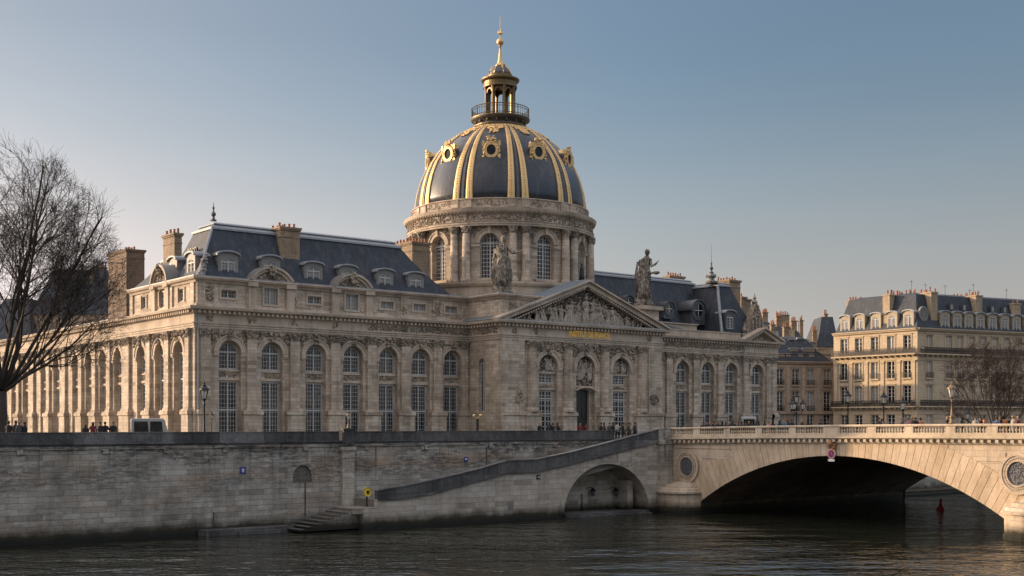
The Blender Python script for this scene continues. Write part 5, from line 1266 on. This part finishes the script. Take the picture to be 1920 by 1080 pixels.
def roofblock(name, label, u0, u1, D, v_eave, v_top, depth=12, mat='haus2', ins=(2, 2, 4), group='jumbled rooftops behind the palace', chs=(), v_ridge=None):
    F, L, an = facing(u0, u1, D); z0, z1 = hz(v_eave, D), hz(v_top, D+ins[2]); x0, y0, _ = F(L/2, -depth/2, 0)
    b = empty(name, (x0, y0, G), label, 'building', group); m = MB(); m.box(F, 0, L, -depth, 0, G-.5, z0); m.build('wall', mat, b)
    r = MB(); q = lambda s, o, z: F(s, o, z); r.loft([[q(-.2, .2, z0), q(L+.2, .2, z0), q(L+.2, -depth, z0), q(-.2, -depth, z0)], [q(ins[0]*.5, -ins[2]*.4, (z0+z1)/2), q(L-ins[1]*.5, -ins[2]*.4, (z0+z1)/2), q(L-ins[1]*.5, -depth+ins[2]*.4, (z0+z1)/2), q(ins[0]*.5, -depth+ins[2]*.4, (z0+z1)/2)], [q(ins[0], -ins[2], z1), q(L-ins[1], -ins[2], z1), q(L-ins[1], -depth+ins[2], z1), q(ins[0], -depth+ins[2], z1)]])
    r.build('roof', 'slate', b)
    for c in chs: hch(b, *c)
    return b
roofblock('rooftop_building', 'low slate roofed house with cream skylight walls behind the brown building', 1440, 1530, 228, 668, 612, 14, ins=(1, 3, 5), chs=((1456, 1466, 592, 234, 22, 1.5, 4), (1484, 1494, 601, 232, 22, 1.2, 3), (1500, 1506, 600, 231, 22, 1.2, 2)))
roofblock('rooftop_building', 'tall narrow slate roof rising just left of the pale corner building', 1532, 1572, 236, 650, 594, 12, ins=(1.6, .3, 3), chs=((1546, 1552, 588, 240, 22, 1.2, 2),))
roofblock('rooftop_building', 'hazy distant roofs and chimneys close to the ornate stone dormer', 1385, 1475, 262, 640, 604, 16, ins=(3, 3, 4), chs=((1430, 1440, 585, 266, 20, 1.5, 4), (1463, 1480, 590, 266, 20, 1.5, 5)))
for u0_, u1_, v_, D_, n_ in ((1446, 1454, 608, 226, 3), (1470, 1479, 612, 224, 3), (1524, 1532, 619, 222, 2)): hch(HM, u0_, u1_, v_, D_, 20, 1.3, n_)
for u_, v_, w_, h_ in ((1478, 640, .7, 1.2), (1499, 640, .6, 1.3), (1516, 637, .6, 1.2), (1538, 644, .7, 1.3)):
    s = (u_-1425)/138*LM; dormer(HM, FM, s, z_(v_)-h_, w_*2, h_+.5, -3.4, 2.5, mat='lead')
b = empty('shade_block', (118, 70, G), 'unseen stone block added behind the palace to shade the corner building', 'building', 'jumbled rooftops behind the palace')  # added out of view; its shadow darkens the corner building's lower floors
m = MB(); m.box(FZ, 96, 126, -84, -58, G-.5, 21.5); m.build('wall', 'haus2', b); a_, _ = mansard(96, 126, 58, 84, 21.5, 24.0, 3, 3, 3, 3); a_.build('roof', 'slate', b)
for i_ in range(3):
    x_, y_ = at(1500+20*i_, 226); m = MB(); F, L, an = facing(1476+i_*17, 1484+i_*17+(6 if i_ == 0 else 0), 224.5); 
    m.box(F, 0, L, -2.5, 0, 20, hz(618 if i_ == 0 else 628+i_*4, 224)); 
    r_ = empty('roof_stairhead', F(L/2, 0, 20), ('cream', 'pale grey', 'light stone')[i_]+' box shaped rooftop wall among the slate roofs right of the palace', 'rooftop wall', 'rooftop walls'); m.build('wall', 'haus', r_)
# far wing behind the tree on the left
roofblock('rooftop_building', 'wide dark slate roof seen through the bare tree left of the brick chimney', 60, 214, 190, 590, 506, 14, 'haus2', (1.5, 1, 5), group='jumbled rooftops behind the palace', chs=((134, 141, 506, 193, 24, .8, 2, 'chiml'), (169, 175, 508, 193, 24, .8, 2, 'chiml'), (180, 196, 500, 198, 30, 1.2, 5)))
roofblock('rooftop_building', 'stone house glimpsed behind the trunk of the bare tree at the left edge', -40, 58, 186, 640, 560, 14, 'haus2', (2, 2, 5))
# ------------------------------------------------------------------ trees
def make_tree(name, label, base, env, trunk_h, r0, limbs, counts, lens, bark, seed, minr=.014, lean=(0, 0), up=.05, trunkname='trunk'):
    rs = random.Random(seed); ec, er = Vector(env[0]), env[1]
    T, C = MB(), MB(); root = empty(name, base, label, 'tree')
    def inside(p): return ((p.x-ec.x)/er[0])**2+((p.y-ec.y)/er[1])**2+((p.z-ec.z)/er[2])**2 < 1
    def grow(p, d, L, r, lv, last):
        n = max(2, min(8, int(L/.55))) if lv < 3 else (3 if lv == 3 else 2); pts = [p.copy()]; rr = [r]; dirs = [d.copy()]; L *= rs.uniform(.75, 1.2)
        for i in range(n):
            k = (.085 if lv == 1 else .15) if lv < 3 else .24
            d = (d+Vector((rs.gauss(0, k), rs.gauss(0, k), rs.gauss(0, k*.8)+up*(1 if lv < 4 else .6)))).normalized(); p = p+d*(L/n); pts.append(p.copy()); dirs.append(d.copy())
            rr.append(max(minr, r*(1-(i+1)/n*.62)))
            if not inside(p) and lv > 0 and i > 0: rr[-1] = minr; rr[-2] = min(rr[-2], max(minr, r*.3)); break
        (T if lv <= 2 else C).tube(pts, rr, 7 if lv < 2 else (5 if lv == 2 else 3))
        if lv >= last: return
        c = counts[lv]; m_ = len(pts)
        for i in range(c):
            t = rs.uniform(.3 if lv == 1 else .2, 1) if lv > 0 else rs.uniform(.9, 1); j = min(m_-2, int(t*(m_-1))); f = t*(m_-1)-j; q = pts[j].lerp(pts[j+1], min(1, f))
            if not inside(q): continue
            dd = dirs[j]; ax = dd.cross(Vector((rs.gauss(0, 1), rs.gauss(0, 1), rs.gauss(0, 1)))).normalized(); an_ = rs.uniform(.3, .85)
            nd = (Matrix.Rotation(an_, 3, ax) @ dd); grow(q, nd, lens[lv+1]*(1.15-.5*t), max(minr, rr[j]*rs.uniform(.38, .6)), lv+1, last)
    b = Vector(base); top = b+Vector((lean[0], lean[1], trunk_h)); last = len(lens)-1
    if trunk_h > 0: T.tube([b-Vector((0, 0, .3)), b+Vector((0, 0, .4)), b.lerp(top, .5)+Vector((.05, 0, 0)), top], [r0*1.5, r0*1.15, r0, r0*.95], 12)
    for az, el, L, r in limbs:
        e = radians(el); a = radians(az); s_ = top-Vector((0, 0, .15)) if trunk_h > 0 else b+Vector((cos(a)*.25, sin(a)*.25, -.2))
        grow(s_, Vector((cos(a)*cos(e), sin(a)*cos(e), sin(e))), L, r, 1, last)
    T.build(trunkname, bark, root, True); C.build('crown', bark, root); return root
# screen-right is -38 degrees in the site frame
rd = -math.degrees(A)
make_tree('bare_tree', 'large leafless tree with a wide twiggy crown at the left edge of the photo', (*[on_y(2, 3.4)[0], 3.4], G), ((on_y(2, 3.4)[0], 3.4, 17.2), (8.8, 8.8, 11.2)), 3.9, .40,
    [(rd, 25, 9.0, .13), (rd+12, 38, 11.5, .15), (rd-14, 50, 14, .15), (rd+5, 63, 17, .16), (rd+8, 32, 9.5, .12), (rd+60, 55, 12, .13), (rd+150, 50, 12, .15), (rd-70, 60, 12, .13), (rd+200, 40, 10, .14), (rd+10, 78, 17.5, .16), (rd-30, 72, 16, .14), (rd-100, 35, 9, .11), (rd+100, 78, 17, .14), (rd+20, 46, 12, .12)],
    (0, 9, 7, 5, 4), (0, 12, 6.2, 3.0, 1.3, .7), 'bark', 44, .008, up=.075)
xr, yr = at(1872, 150)
make_tree('bare_shrub_tree', 'brown leafless multi stemmed tree in front of the corner building at the right edge', (xr, yr, G), ((xr, yr, 12.2), (6.8, 6.8, 6.6)), 0, .2,
    [(a_*40+rd, e_, 10, .09) for a_, e_ in ((0, 45), (1, 60), (2, 70), (3, 50), (4, 48), (5, 62), (6, 75), (7, 55), (8, 80), (.5, 30), (4.5, 32), (2.2, 84), (4.2, 66), (.3, 72))],
    (0, 6, 5, 4, 3), (0, 9, 3.6, 2.2, 1.1, .6), 'bark2', 5, .015, up=.06)
# ------------------------------------------------------------------ lamps
def lamp(name, x, y, z, h, label, s=1., mat='iron', heads=1, group='street lamps along the quay and bridge'):
    r = empty(name, (x, y, z), label, 'street lamp', group); lh = 1.0*s; ph = h-lh-.35*s
    m = MB(); m.lathe((x, y, z), [(.24*s, 0), (.24*s, .12), (.16*s, .2), (.17*s, .5*s), (.2*s, .58*s), (.11*s, .66*s), (.09*s, .9*s), (.07*s, ph*.5), (.055*s, ph*.9), (.1*s, ph*.93), (.06*s, ph*.96), (.05*s, ph)], 10); m.build('post', mat, r, True)
    def head(hx, hy, hzz):
        f = MB()
        for i in range(6):
            a = pi*i/3; f.tube([(hx+.15*s*cos(a), hy+.15*s*sin(a), hzz+.1*s), (hx+.3*s*cos(a), hy+.3*s*sin(a), hzz+.72*s)], [.022*s]*2, 4)
        f.lathe((hx, hy, hzz), [(.05*s, -.12*s), (.12*s, 0), (.17*s, .05*s), (.17*s, .1*s)], 8); f.lathe((hx, hy, hzz), [(.37*s, .7*s), (.36*s, .78*s), (.26*s, .88*s), (.12*s, 1.02*s), (.14*s, 1.06*s), (.05*s, 1.12*s), (.07*s, 1.2*s), (.01, 1.35*s)], 10)
        l = f.build('lantern', mat, r); g = MB(); g.lathe((hx, hy, hzz), [(.14*s, .1*s), (.28*s, .71*s)], 6); g.build('lantern_glass', 'lampglass', l)
    head(x, y, z+ph+.1*s)
    if heads > 1:
        m = MB()
        for i in range(heads-1):
            a = 2*pi*i/(heads-1)+rd*pi/180; q = .75*s; m.tube([(x, y, z+ph*.75), (x+q*.6*cos(a), y+q*.6*sin(a), z+ph*.68), (x+q*cos(a), y+q*sin(a), z+ph*.8)], [.04*s]*3, 5); head(x+q*cos(a), y+q*sin(a), z+ph*.8+.1)
        m.build('lamp_arms', mat, r)
    return r
def qlamp(u, vt, y, label, **k):
    x, D = on_y(u, y); zt = hz(vt, D); return lamp('street_lamp', x, y, G, zt-G, label, **k)
qlamp(383, 717, 1.7, 'tall black lantern lamp post in front of the left corner of the palace', s=1.1)
def blamp(u, vt, D, label, **k):
    x, y = at(u, D); z = G if y > -4 else 6.95+cam_dz(-y); return lamp('street_lamp', x, y, z, hz(vt, D)-z, label, **k)
blamp(1493, 735, 133, 'black candelabra lamp with several lanterns beside the right end of the palace', heads=4, s=.95)
blamp(1590, 732, 140, 'dark single lantern lamp against the sunlit face of the corner building', s=1.15)
blamp(1657, 734, 128, 'black lantern lamp second from the right before the sunlit facade', s=1.05)
blamp(1693, 745, 124, 'black lantern lamp in front of the building corner, lowest of that row', s=1.05)
s_ = 0.5*(posts[8][0]+posts[8][1]); px_, py_, pz_ = Fc(s_, -.05, 8.1)
M['lampst'] = plain('bronzed_lamp_paint', (.2, .14, .08), .5, .4)
lamp('street_lamp', px_, py_, pz_, hz(716, hypot(0, (py_-cy)*cos(A)+(px_-cx)*sin(A)))-pz_, 'ornate bronze lamp with a big glass lantern standing on the bridge balustrade', s=1.0, mat='lampst')
blamp(1815, 768, 118, 'small pale lantern lamp right of the ornate bronze bridge lamp', s=.75)
x, D = on_y(397, 3.0); lamp('street_lamp', x, 3.0, G, hz(772, D)-G, 'short dark bollard lamp right of the tall lamp by the palace corner', s=.5)
x, D = on_y(653, -.05); lamp('street_lamp', x, -.05, 8.1, hz(772, D)-8.1, 'small pale lamp standing on the parapet pier of the quay wall', s=.55, mat='lampst')
x, D = on_y(922, 2.2); lamp('street_lamp', x, 2.2, G, hz(774, D)-G, 'slim grey lamp post before the left side of the portico', s=.55, mat='statue')
x, D = on_y(895, 2.2); r_ = empty('globe_lamp', (x, 2.2, G), 'dark lamp post topped by two gilt globes left of the portico', 'street lamp', 'street lamps along the quay and bridge')
zt = hz(779, D); m = MB(); m.lathe((x, 2.2, G), [(.2, 0), (.16, .3), (.12, .5), (.12, zt-G-.3)], 8); m.build('post', 'iron', r_)
m = MB(); ux, uy = cos(A), -sin(A); m.blob((x-.3*ux, 2.2-.3*uy, zt), (.17,)*3); m.blob((x+.3*ux, 2.2+.3*uy, zt), (.17,)*3); m.tube([(x-.3*ux, 2.2-.3*uy, zt-.12), (x, 2.2, zt-.28), (x+.3*ux, 2.2+.3*uy, zt-.12)], [.04]*3, 5); m.build('gilt_globes', 'gold', r_, True)
# ------------------------------------------------------------------ vehicles
def van(x, y, ang, L, W, Hh, label, cname='white_paint_a'):
    r = empty('parked_van', (x, y, G-.12), label, 'van', rz=ang); q = r.rotation_euler.to_matrix(); z0 = G-.12
    def W_(p): v = q @ Vector(p); return (x+v.x, y+v.y, z0+v.z)
    wp = plain(cname, (.36, .36, .35), .35, 0, .05, 2, 0); m = MB()
    pr = [(-L/2, .35), (L/2-.1, .35), (L/2, .6), (L/2-.03, 1.0), (L/2-.15, 1.2), (L/2-.35, Hh-.15), (L/2-.5, Hh), (-L/2+.1, Hh), (-L/2, Hh-.12)]
    def ringp(w, k): return [W_((px*k if abs(px) > 1 else px, w, pz if pz < Hh-.05 else pz-(.04 if k < 1 else 0))) for px, pz in pr]
    m.loft([ringp(-W/2, .985), ringp(-W/2+.06, 1), ringp(W/2-.06, 1), ringp(W/2, .985)]); m.build('body', wp, r)
    g = MB()
    for sg in (-1, 1):
        yy = sg*(W/2+.012); 
        for a, b in ((-L/2+.25, -.1), (.0, L/2-.5)):
            g.hexa([W_((px, py, pz)) for pz in (.75, Hh-.25) for px, py in ((a, yy-.02), (b if pz < 1.1 else b-.1, yy-.02), (b if pz < 1.1 else b-.1, yy), (a, yy))])
    g.hexa([W_((-L/2-.015+o_, s_*(W/2-.2), z_)) for z_ in (1.0, Hh-.3) for o_, s_ in ((0, -1), (.02, -1), (.02, 1), (0, 1))]); g.build('windows', 'glass', r)
    for sx in (-L/2+.8, L/2-.8):
        for sg in (-1, 1):
            w = MB(); n = 16; w.loft([[W_((sx+rr*cos(2*pi*i/n), sg*(W/2-.1)+o_, .33+rr*sin(2*pi*i/n))) for i in range(n)] for o_, rr in ((-.11, .3), (-.09, .33), (.09, .33), (.11, .3))]); w.build('wheel', 'iron', r)
    for sg in (-1, 1):
        w = MB(); w.box(lambda s, o, z: W_((-L/2-.02+o, s, z)), sg*(W/2-.12)-.07, sg*(W/2-.12)+.07, 0, .04, .8, 1.2); w.build('tail_light', red, r)
x, D = on_y(281, 8.5); van(x, 8.5, radians(-20), 3.0, 1.9, 2.15, 'small white van with dark windows parked below the sunlit left facade')
x, D = on_y(1403, 9.0); van(x, 9.0, radians(44), 3.6, 1.7, 2.6, 'white high roofed van behind the crowd at the right end of the palace')
# ------------------------------------------------------------------ people
skin = plain('skin', (.42, .24, .17), .6, 0, .1, 3, 0); trous = plain('dark_trousers', (.018, .019, .024), .85, 0, .3, 9, 0)
coats = {n: plain(n+'_coat', c, .8, 0, .2, 8, 0) for n, c in (('black', (.01, .01, .012)), ('navy', (.014, .02, .04)), ('grey', (.06, .06, .065)), ('brown', (.07, .04, .025)), ('red', (.16, .02, .024)), ('orange', (.45, .17, .07)), ('pale', (.3, .27, .24)), ('blue', (.06, .11, .25)), ('pink', (.4, .16, .17)))}
hairs = [plain(n+'_hair', c, .8, 0, .2, 9, 0) for n, c in (('dark', (.012, .009, .008)), ('brown', (.05, .028, .016)), ('fair', (.25, .16, .08)))]
def person_mesh(pose):
    J = [('pelvis', 0, 0, .95, .155, .12, -1), ('waist', 0, 0, 1.08, .145, .11, 0), ('chest', 0, -.01, 1.32, .17, .12, 1), ('neck', 0, 0, 1.48, .055, .055, 2), ('skull', 0, -.015, 1.57, .075, .085, 3), ('top', 0, -.01, 1.69, .07, .085, 4)]
    legs = {0: ((.1, 0), (.1, 0)), 1: ((.1, -.22), (.1, .24)), 2: ((.13, -.05), (.1, .04)), 3: ((.09, 0), (.11, -.03))}[pose]
    for k, sg in enumerate((-1, 1)):
        w, f = legs[k]; b = len(J)
        J += [('hip', sg*.1, 0, .88, .1, .1, 0), ('knee', sg*w, f*.5-.03, .5, .07, .07, b), ('ankle', sg*w, f, .1, .05, .05, b+1), ('toe', sg*w, f-.16, .05, .045, .035, b+2)]
    arms = {0: (((.26, .02, 1.15), (.27, -.05, .92)), ((.26, .02, 1.15), (.25, -.06, .92))), 1: (((.27, .1, 1.16), (.26, -.02, .95)), ((.27, -.08, 1.16), (.24, -.25, .98))), 2: (((.26, .0, 1.15), (.12, -.22, 1.2)), ((.27, .02, 1.15), (.25, -.1, .93))), 3: (((.27, -.02, 1.16), (.1, -.25, 1.08)), ((.27, -.02, 1.16), (.1, -.27, 1.05)))}[pose]
    for k, sg in enumerate((-1, 1)):
        b = len(J); e, h_ = arms[k]
        J += [('shoulder', sg*.2, 0, 1.4, .065, .065, 2), ('elbow', sg*e[0], e[1], e[2], .05, .05, b), ('wrist', sg*h_[0], h_[1], h_[2], .035, .035, b+1), ('hand', sg*h_[0], h_[1]-.03, h_[2]-.08, .03, .042, b+2)]
    me = bpy.data.meshes.new('p'); me.from_pydata([(j[1], j[2], j[3]) for j in J], [(j[6], i) for i, j in enumerate(J) if j[6] >= 0], [])
    o = bpy.data.objects.new('p', me); col.objects.link(o); md = o.modifiers.new('s', 'SKIN'); md.use_smooth_shade = True
    for i, j in enumerate(J): me.skin_vertices[0].data[i].radius = (j[4], j[5]); me.skin_vertices[0].data[i].use_root = i == 0
    o.modifiers.new('sub', 'SUBSURF').levels = 1
    bpy.context.view_layer.update(); out = bpy.data.meshes.new_from_object(o.evaluated_get(bpy.context.evaluated_depsgraph_get())); bpy.data.objects.remove(o); bpy.data.meshes.remove(me)
    out.name = 'person_body'; out.materials.clear(); [out.materials.append(x_) for x_ in (coats['black'], trous, skin)]
    for p in out.polygons:
        c = p.center; p.use_smooth = True; p.material_index = 1 if c.z < .8 and abs(c.x) < .22 else (2 if c.z > 1.49 else 0)
        if abs(c.x) > .08 and c.y < -.0 and c.z < (.95 if pose < 2 else 0): p.material_index = 2 if c.z > .8 and abs(c.x) > .22 else p.material_index
    return out
def coat_mesh(long_):
    m = MB(); n = 14; m.loft([[(w*cos(2*pi*i/n), d*sin(2*pi*i/n)-.005, z) for i in range(n)] for z, w, d in ((.55 if long_ else .82, .23, .17), (.8 if long_ else .9, .215, .155), (1.08, .185, .14), (1.32, .215, .145), (1.43, .17, .1), (1.475, .075, .075))])
    o = m.build('coat', coats['black'], None, True); return o
def hair_mesh(long_):
    m = MB(); n = 12; m.loft([[(w*cos(2*pi*i/n), .025+d*sin(2*pi*i/n), z) for i in range(n)] for z, w, d in (((1.42, .09, .06), (1.55, .1, .08)) if long_ else ((1.56, .09, .075),))+((1.62, .1, .1), (1.68, .1, .11), (1.74, .075, .085), (1.765, .03, .035))])
    o = m.build('hair', hairs[0], None, True); return o
bodies = [person_mesh(i) for i in range(4)]; ctm = [coat_mesh(0), coat_mesh(1)]; hrm = [hair_mesh(0), hair_mesh(1)]
ctd = [o.data for o in ctm]; hrd = [o.data for o in hrm]
for o in ctm+hrm: bpy.data.objects.remove(o)
def person(x, y, z, coat, label, group, pose=None, face=None, h=1., hair=None, long_=None):
    pose = random.randrange(4) if pose is None else pose; face = U(0, 2*pi) if face is None else face
    long_ = random.randrange(2) if long_ is None else long_
    b = bpy.data.objects.new('person', bodies[pose]); col.objects.link(b); b.location = (x, y, z); b.rotation_euler = (0, 0, face); b.scale = (h, h, h)
    b['label'] = label; b['category'] = 'person'; b['group'] = group
    for nm, d, mt in (('coat', ctd[long_], coats[coat]), ('hair', hrd[random.randrange(2)], hairs[random.choice((0, 0, 1, 2)) if hair is None else hair])):
        c = bpy.data.objects.new(nm, d); col.objects.link(c); c.parent = b; c.material_slots[0].link = 'OBJECT'; c.material_slots[0].material = mt
    b.material_slots[0].link = 'OBJECT'; b.material_slots[0].material = coats[coat]
GQ = 'people standing on the quay behind the parapet'
for u, y, ct, lb in ((16, 1.8, 'black', 'dark dressed person nearest the trunk of the bare tree, head highest of four'), (29, 2.4, 'black', 'dark dressed person second from the bare tree trunk behind the parapet'), (36, 2.0, 'grey', 'grey coated person in the little group right of the bare tree trunk'), (46, 1.9, 'black', 'dark dressed person at the right end of the group by the bare tree'),
        (160, 2.6, 'black', 'short dark figure alone between the tree group and the group of four'), (174, 3.2, 'red', 'person in red leftmost of the group of four left of the white van'), (187, 2.0, 'black', 'long haired woman in black in the group left of the white van'), (197, 2.1, 'black', 'black coated person between the long haired woman and the one nearest the van'), (212, 2.1, 'black', 'black coated person nearest the left side of the white van'),
        (1012, 1.8, 'black', 'black coated person leftmost of three before the left portico window'), (1031, 1.9, 'black', 'black coated person left half of the close pair before the portico'), (1037, 2.1, 'navy', 'navy coated person right half of the close pair before the portico'), (1046, 1.8, 'black', 'black coated person standing alone right of the close pair'),
        (1088, 14.5, 'red', 'person in a red coat left one at the entrance door'), (1099, 14.5, 'red', 'person in a dull red coat right one at the entrance door'),
        (1127, 1.9, 'black', 'black coated person left of the right group, just right of the entrance'), (1133, 2.2, 'brown', 'brown coated person second in the group right of the entrance'), (1143, 2.0, 'grey', 'grey coated person in the group right of the entrance'), (1150, 1.8, 'black', 'black coated person in front of the right portico pilaster'), (1157, 2.3, 'pale', 'pale coated person before the right portico window'), (1168, 2.0, 'black', 'black coated person below the right portico window'), (1179, 2.1, 'brown', 'brown coated person left of the iron railing'), (1190, 1.9, 'navy', 'navy coated person behind the iron railing at the ramp top')):
    x, D = on_y(u, y); person(x, y, G if y < 5 else G-.01, ct, lb, GQ, h=U(.96, 1.03) if u != 160 else .88, hair=1 if u == 187 else None)
GB = 'people crossing the bridge behind the balustrade'
def bperson(u, D, ct, lb, h=1.):
    x, y = at(u, D); z = 6.95+cam_dz(-y) if y < -4 else (G+.02 if y < 0 else (G if y < 5 else G-.12)); person(x, y, z, ct, lb, GB, h=h)
crowd = [1318, 1325, 1331, 1337, 1346, 1354, 1361, 1368, 1376, 1384, 1391, 1398, 1404, 1410, 1417, 1423, 1434, 1441, 1449, 1462, 1470, 1478, 1484, 1504, 1515, 1538, 1552]
for i, u in enumerate(crowd): 
    ct = 'black' if u not in (1391, 1441, 1470) else {1391: 'brown', 1441: 'pink', 1470: 'blue'}[u]
    lb = 'black coated person in the dense crowd along the left part of the bridge' if ct == 'black' else {'brown': 'brown coated person in the bridge crowd in front of the white van', 'pink': 'person in pink in the bridge crowd beside the end of the palace', 'blue': 'person in light blue in the bridge crowd before the brown building'}[ct]
    bperson(u, U(121, 127), ct, lb, U(.95, 1.06))
for u, D, ct, lb in ((1648, 108, 'brown', 'brown coated person left of the black lamp on the bridge'), (1654, 110, 'pale', 'pale coated person close beside the black lamp on the bridge'), (1692, 106, 'grey', 'grey coated person at the foot of the corner lamp on the bridge'), (1704, 105, 'pink', 'person in pink leftmost of the walkers right of the corner lamp'), (1711, 104, 'brown', 'brown coated person second of the walkers right of the corner lamp'), (1717, 104, 'black', 'tallest dark walker between the corner lamp and the bronze lamp'), (1726, 105, 'orange', 'orange coated person nearest the bronze lamp on its left'),
        (1776, 101, 'black', 'dark person just left of the bronze lamp foot'), (1804, 104, 'navy', 'navy coated person between the bronze lamp and the small pale lamp'), (1829, 96, 'pale', 'person in a cream coat right of the small pale lamp'), (1838, 97, 'black', 'black coated companion of the person in the cream coat'), (1844, 97, 'orange', 'orange coated person beside the cream coated pair'), (1869, 97, 'blue', 'blue coated person left of the orange coat near the bare tree'), (1876, 96, 'navy', 'dark navy person under the bare tree at right'), (1882, 96, 'orange', 'person in bright orange in front of the bare tree'), (1893, 96, 'black', 'dark person between the orange coat and the cream hood'), (1900, 95, 'pale', 'person in a cream hood near the right edge of the bridge'), (1909, 94, 'red', 'person in a red coat at the far right of the bridge')):
    bperson(u, D, ct, lb, U(.96, 1.04))
# ------------------------------------------------------------------ camera, light
SUN = Vector((-.593*cos(radians(11)), .805*cos(radians(11)), sin(radians(11)))).normalized()
sun = bpy.data.lights.new('sun', 'SUN'); sun.energy = 2.9; sun.angle = radians(.6); sun.color = (1., .70, .42)
so = bpy.data.objects.new('sun', sun); col.objects.link(so); so.rotation_euler = SUN.to_track_quat('Z', 'Y').to_euler()
w = bpy.data.worlds.new('World'); sc.world = w; w.use_nodes = True
nt = w.node_tree; sky = nt.nodes.new('ShaderNodeTexSky'); sky.sky_type = 'NISHITA'; sky.sun_disc = False
sky.sun_elevation = radians(11); sky.sun_rotation = atan2(SUN.x, SUN.y); sky.air_density = 1.; sky.dust_density = 1.2; sky.ozone_density = 1.6; sky.altitude = 50
hs = nt.nodes.new('ShaderNodeHueSaturation'); hs.inputs['Saturation'].default_value = .98; nt.links.new(sky.outputs[0], hs.inputs['Color'])
tc = nt.nodes.new('ShaderNodeTexCoord'); sp = nt.nodes.new('ShaderNodeSeparateXYZ'); nt.links.new(tc.outputs['Generated'], sp.inputs[0])
def mr(a, b, c, d):
    n = nt.nodes.new('ShaderNodeMapRange'); n.interpolation_type = 'SMOOTHSTEP'; n.inputs[1].default_value = a; n.inputs[2].default_value = b; n.inputs[3].default_value = c; n.inputs[4].default_value = d
    nt.links.new(sp.outputs[2], n.inputs[0]); return n.outputs[0]
bw = nt.nodes.new('ShaderNodeRGBToBW'); nt.links.new(sky.outputs[0], bw.inputs[0])
tint = nt.nodes.new('ShaderNodeMix'); tint.data_type = 'RGBA'; tint.blend_type = 'MULTIPLY'; tint.inputs[0].default_value = 1; nt.links.new(bw.outputs[0], tint.inputs[6]); tint.inputs[7].default_value = (1.1, .985, .955, 1)
mx = nt.nodes.new('ShaderNodeMix'); mx.data_type = 'RGBA'; ad = nt.nodes.new('ShaderNodeMath'); nt.links.new(mr(0, .30, .95, .05), ad.inputs[0]); nt.links.new(mr(.33, .6, 0, .75), ad.inputs[1]); dt = nt.nodes.new('ShaderNodeVectorMath'); dt.operation = 'DOT_PRODUCT'; nt.links.new(tc.outputs['Generated'], dt.inputs[0]); dt.inputs[1].default_value = (cos(A), -sin(A), 0)
ml = nt.nodes.new('ShaderNodeMapRange'); ml.inputs[1].default_value = -.5; ml.inputs[2].default_value = .1; ml.inputs[3].default_value = .52; ml.inputs[4].default_value = 0; nt.links.new(dt.outputs['Value'], ml.inputs[0])
ad2 = nt.nodes.new('ShaderNodeMath'); ad2.use_clamp = True; nt.links.new(ad.outputs[0], ad2.inputs[0]); nt.links.new(ml.outputs[0], ad2.inputs[1]); nt.links.new(ad2.outputs[0], mx.inputs[0]); nt.links.new(hs.outputs[0], mx.inputs[6]); nt.links.new(tint.outputs[2], mx.inputs[7])
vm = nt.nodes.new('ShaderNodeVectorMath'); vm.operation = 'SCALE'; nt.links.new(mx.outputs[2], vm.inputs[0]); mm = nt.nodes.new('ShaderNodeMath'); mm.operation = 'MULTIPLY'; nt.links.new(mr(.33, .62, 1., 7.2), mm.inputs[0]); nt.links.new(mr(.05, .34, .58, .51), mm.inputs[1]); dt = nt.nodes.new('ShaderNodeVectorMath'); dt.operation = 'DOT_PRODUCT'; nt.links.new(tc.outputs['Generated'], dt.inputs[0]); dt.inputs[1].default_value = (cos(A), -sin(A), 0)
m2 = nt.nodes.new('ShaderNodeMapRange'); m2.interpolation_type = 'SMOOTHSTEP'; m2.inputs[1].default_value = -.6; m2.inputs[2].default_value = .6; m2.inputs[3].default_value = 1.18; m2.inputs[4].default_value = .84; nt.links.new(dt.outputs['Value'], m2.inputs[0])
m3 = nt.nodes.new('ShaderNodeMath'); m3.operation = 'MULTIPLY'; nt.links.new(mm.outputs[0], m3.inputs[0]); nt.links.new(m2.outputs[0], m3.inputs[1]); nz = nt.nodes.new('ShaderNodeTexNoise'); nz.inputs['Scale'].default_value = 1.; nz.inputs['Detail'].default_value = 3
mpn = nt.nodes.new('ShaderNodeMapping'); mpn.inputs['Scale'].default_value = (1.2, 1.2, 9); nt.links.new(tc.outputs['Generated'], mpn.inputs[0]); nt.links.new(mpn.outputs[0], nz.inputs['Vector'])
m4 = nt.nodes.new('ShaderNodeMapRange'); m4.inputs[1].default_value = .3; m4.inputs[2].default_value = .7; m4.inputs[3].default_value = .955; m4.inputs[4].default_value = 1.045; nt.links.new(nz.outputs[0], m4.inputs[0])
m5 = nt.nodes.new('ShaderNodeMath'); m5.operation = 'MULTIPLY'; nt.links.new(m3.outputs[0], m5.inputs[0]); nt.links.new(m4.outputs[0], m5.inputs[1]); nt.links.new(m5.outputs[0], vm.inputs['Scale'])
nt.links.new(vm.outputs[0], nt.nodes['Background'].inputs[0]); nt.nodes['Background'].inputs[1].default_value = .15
cam = bpy.data.cameras.new('camera'); co = bpy.data.objects.new('camera', cam); col.objects.link(co)
co.location = (cx, cy, H); co.rotation_euler = (pi/2, 0, -A); cam.sensor_width = 36; cam.lens = FL/1920*36; cam.shift_y = (HZ-540)/1920; cam.clip_end = 6000; cam.clip_start = .5
sc.camera = co
sc.view_settings.view_transform = 'Standard'; sc.view_settings.look = 'None'; sc.view_settings.exposure = 1.0; sc.view_settings.gamma = 1
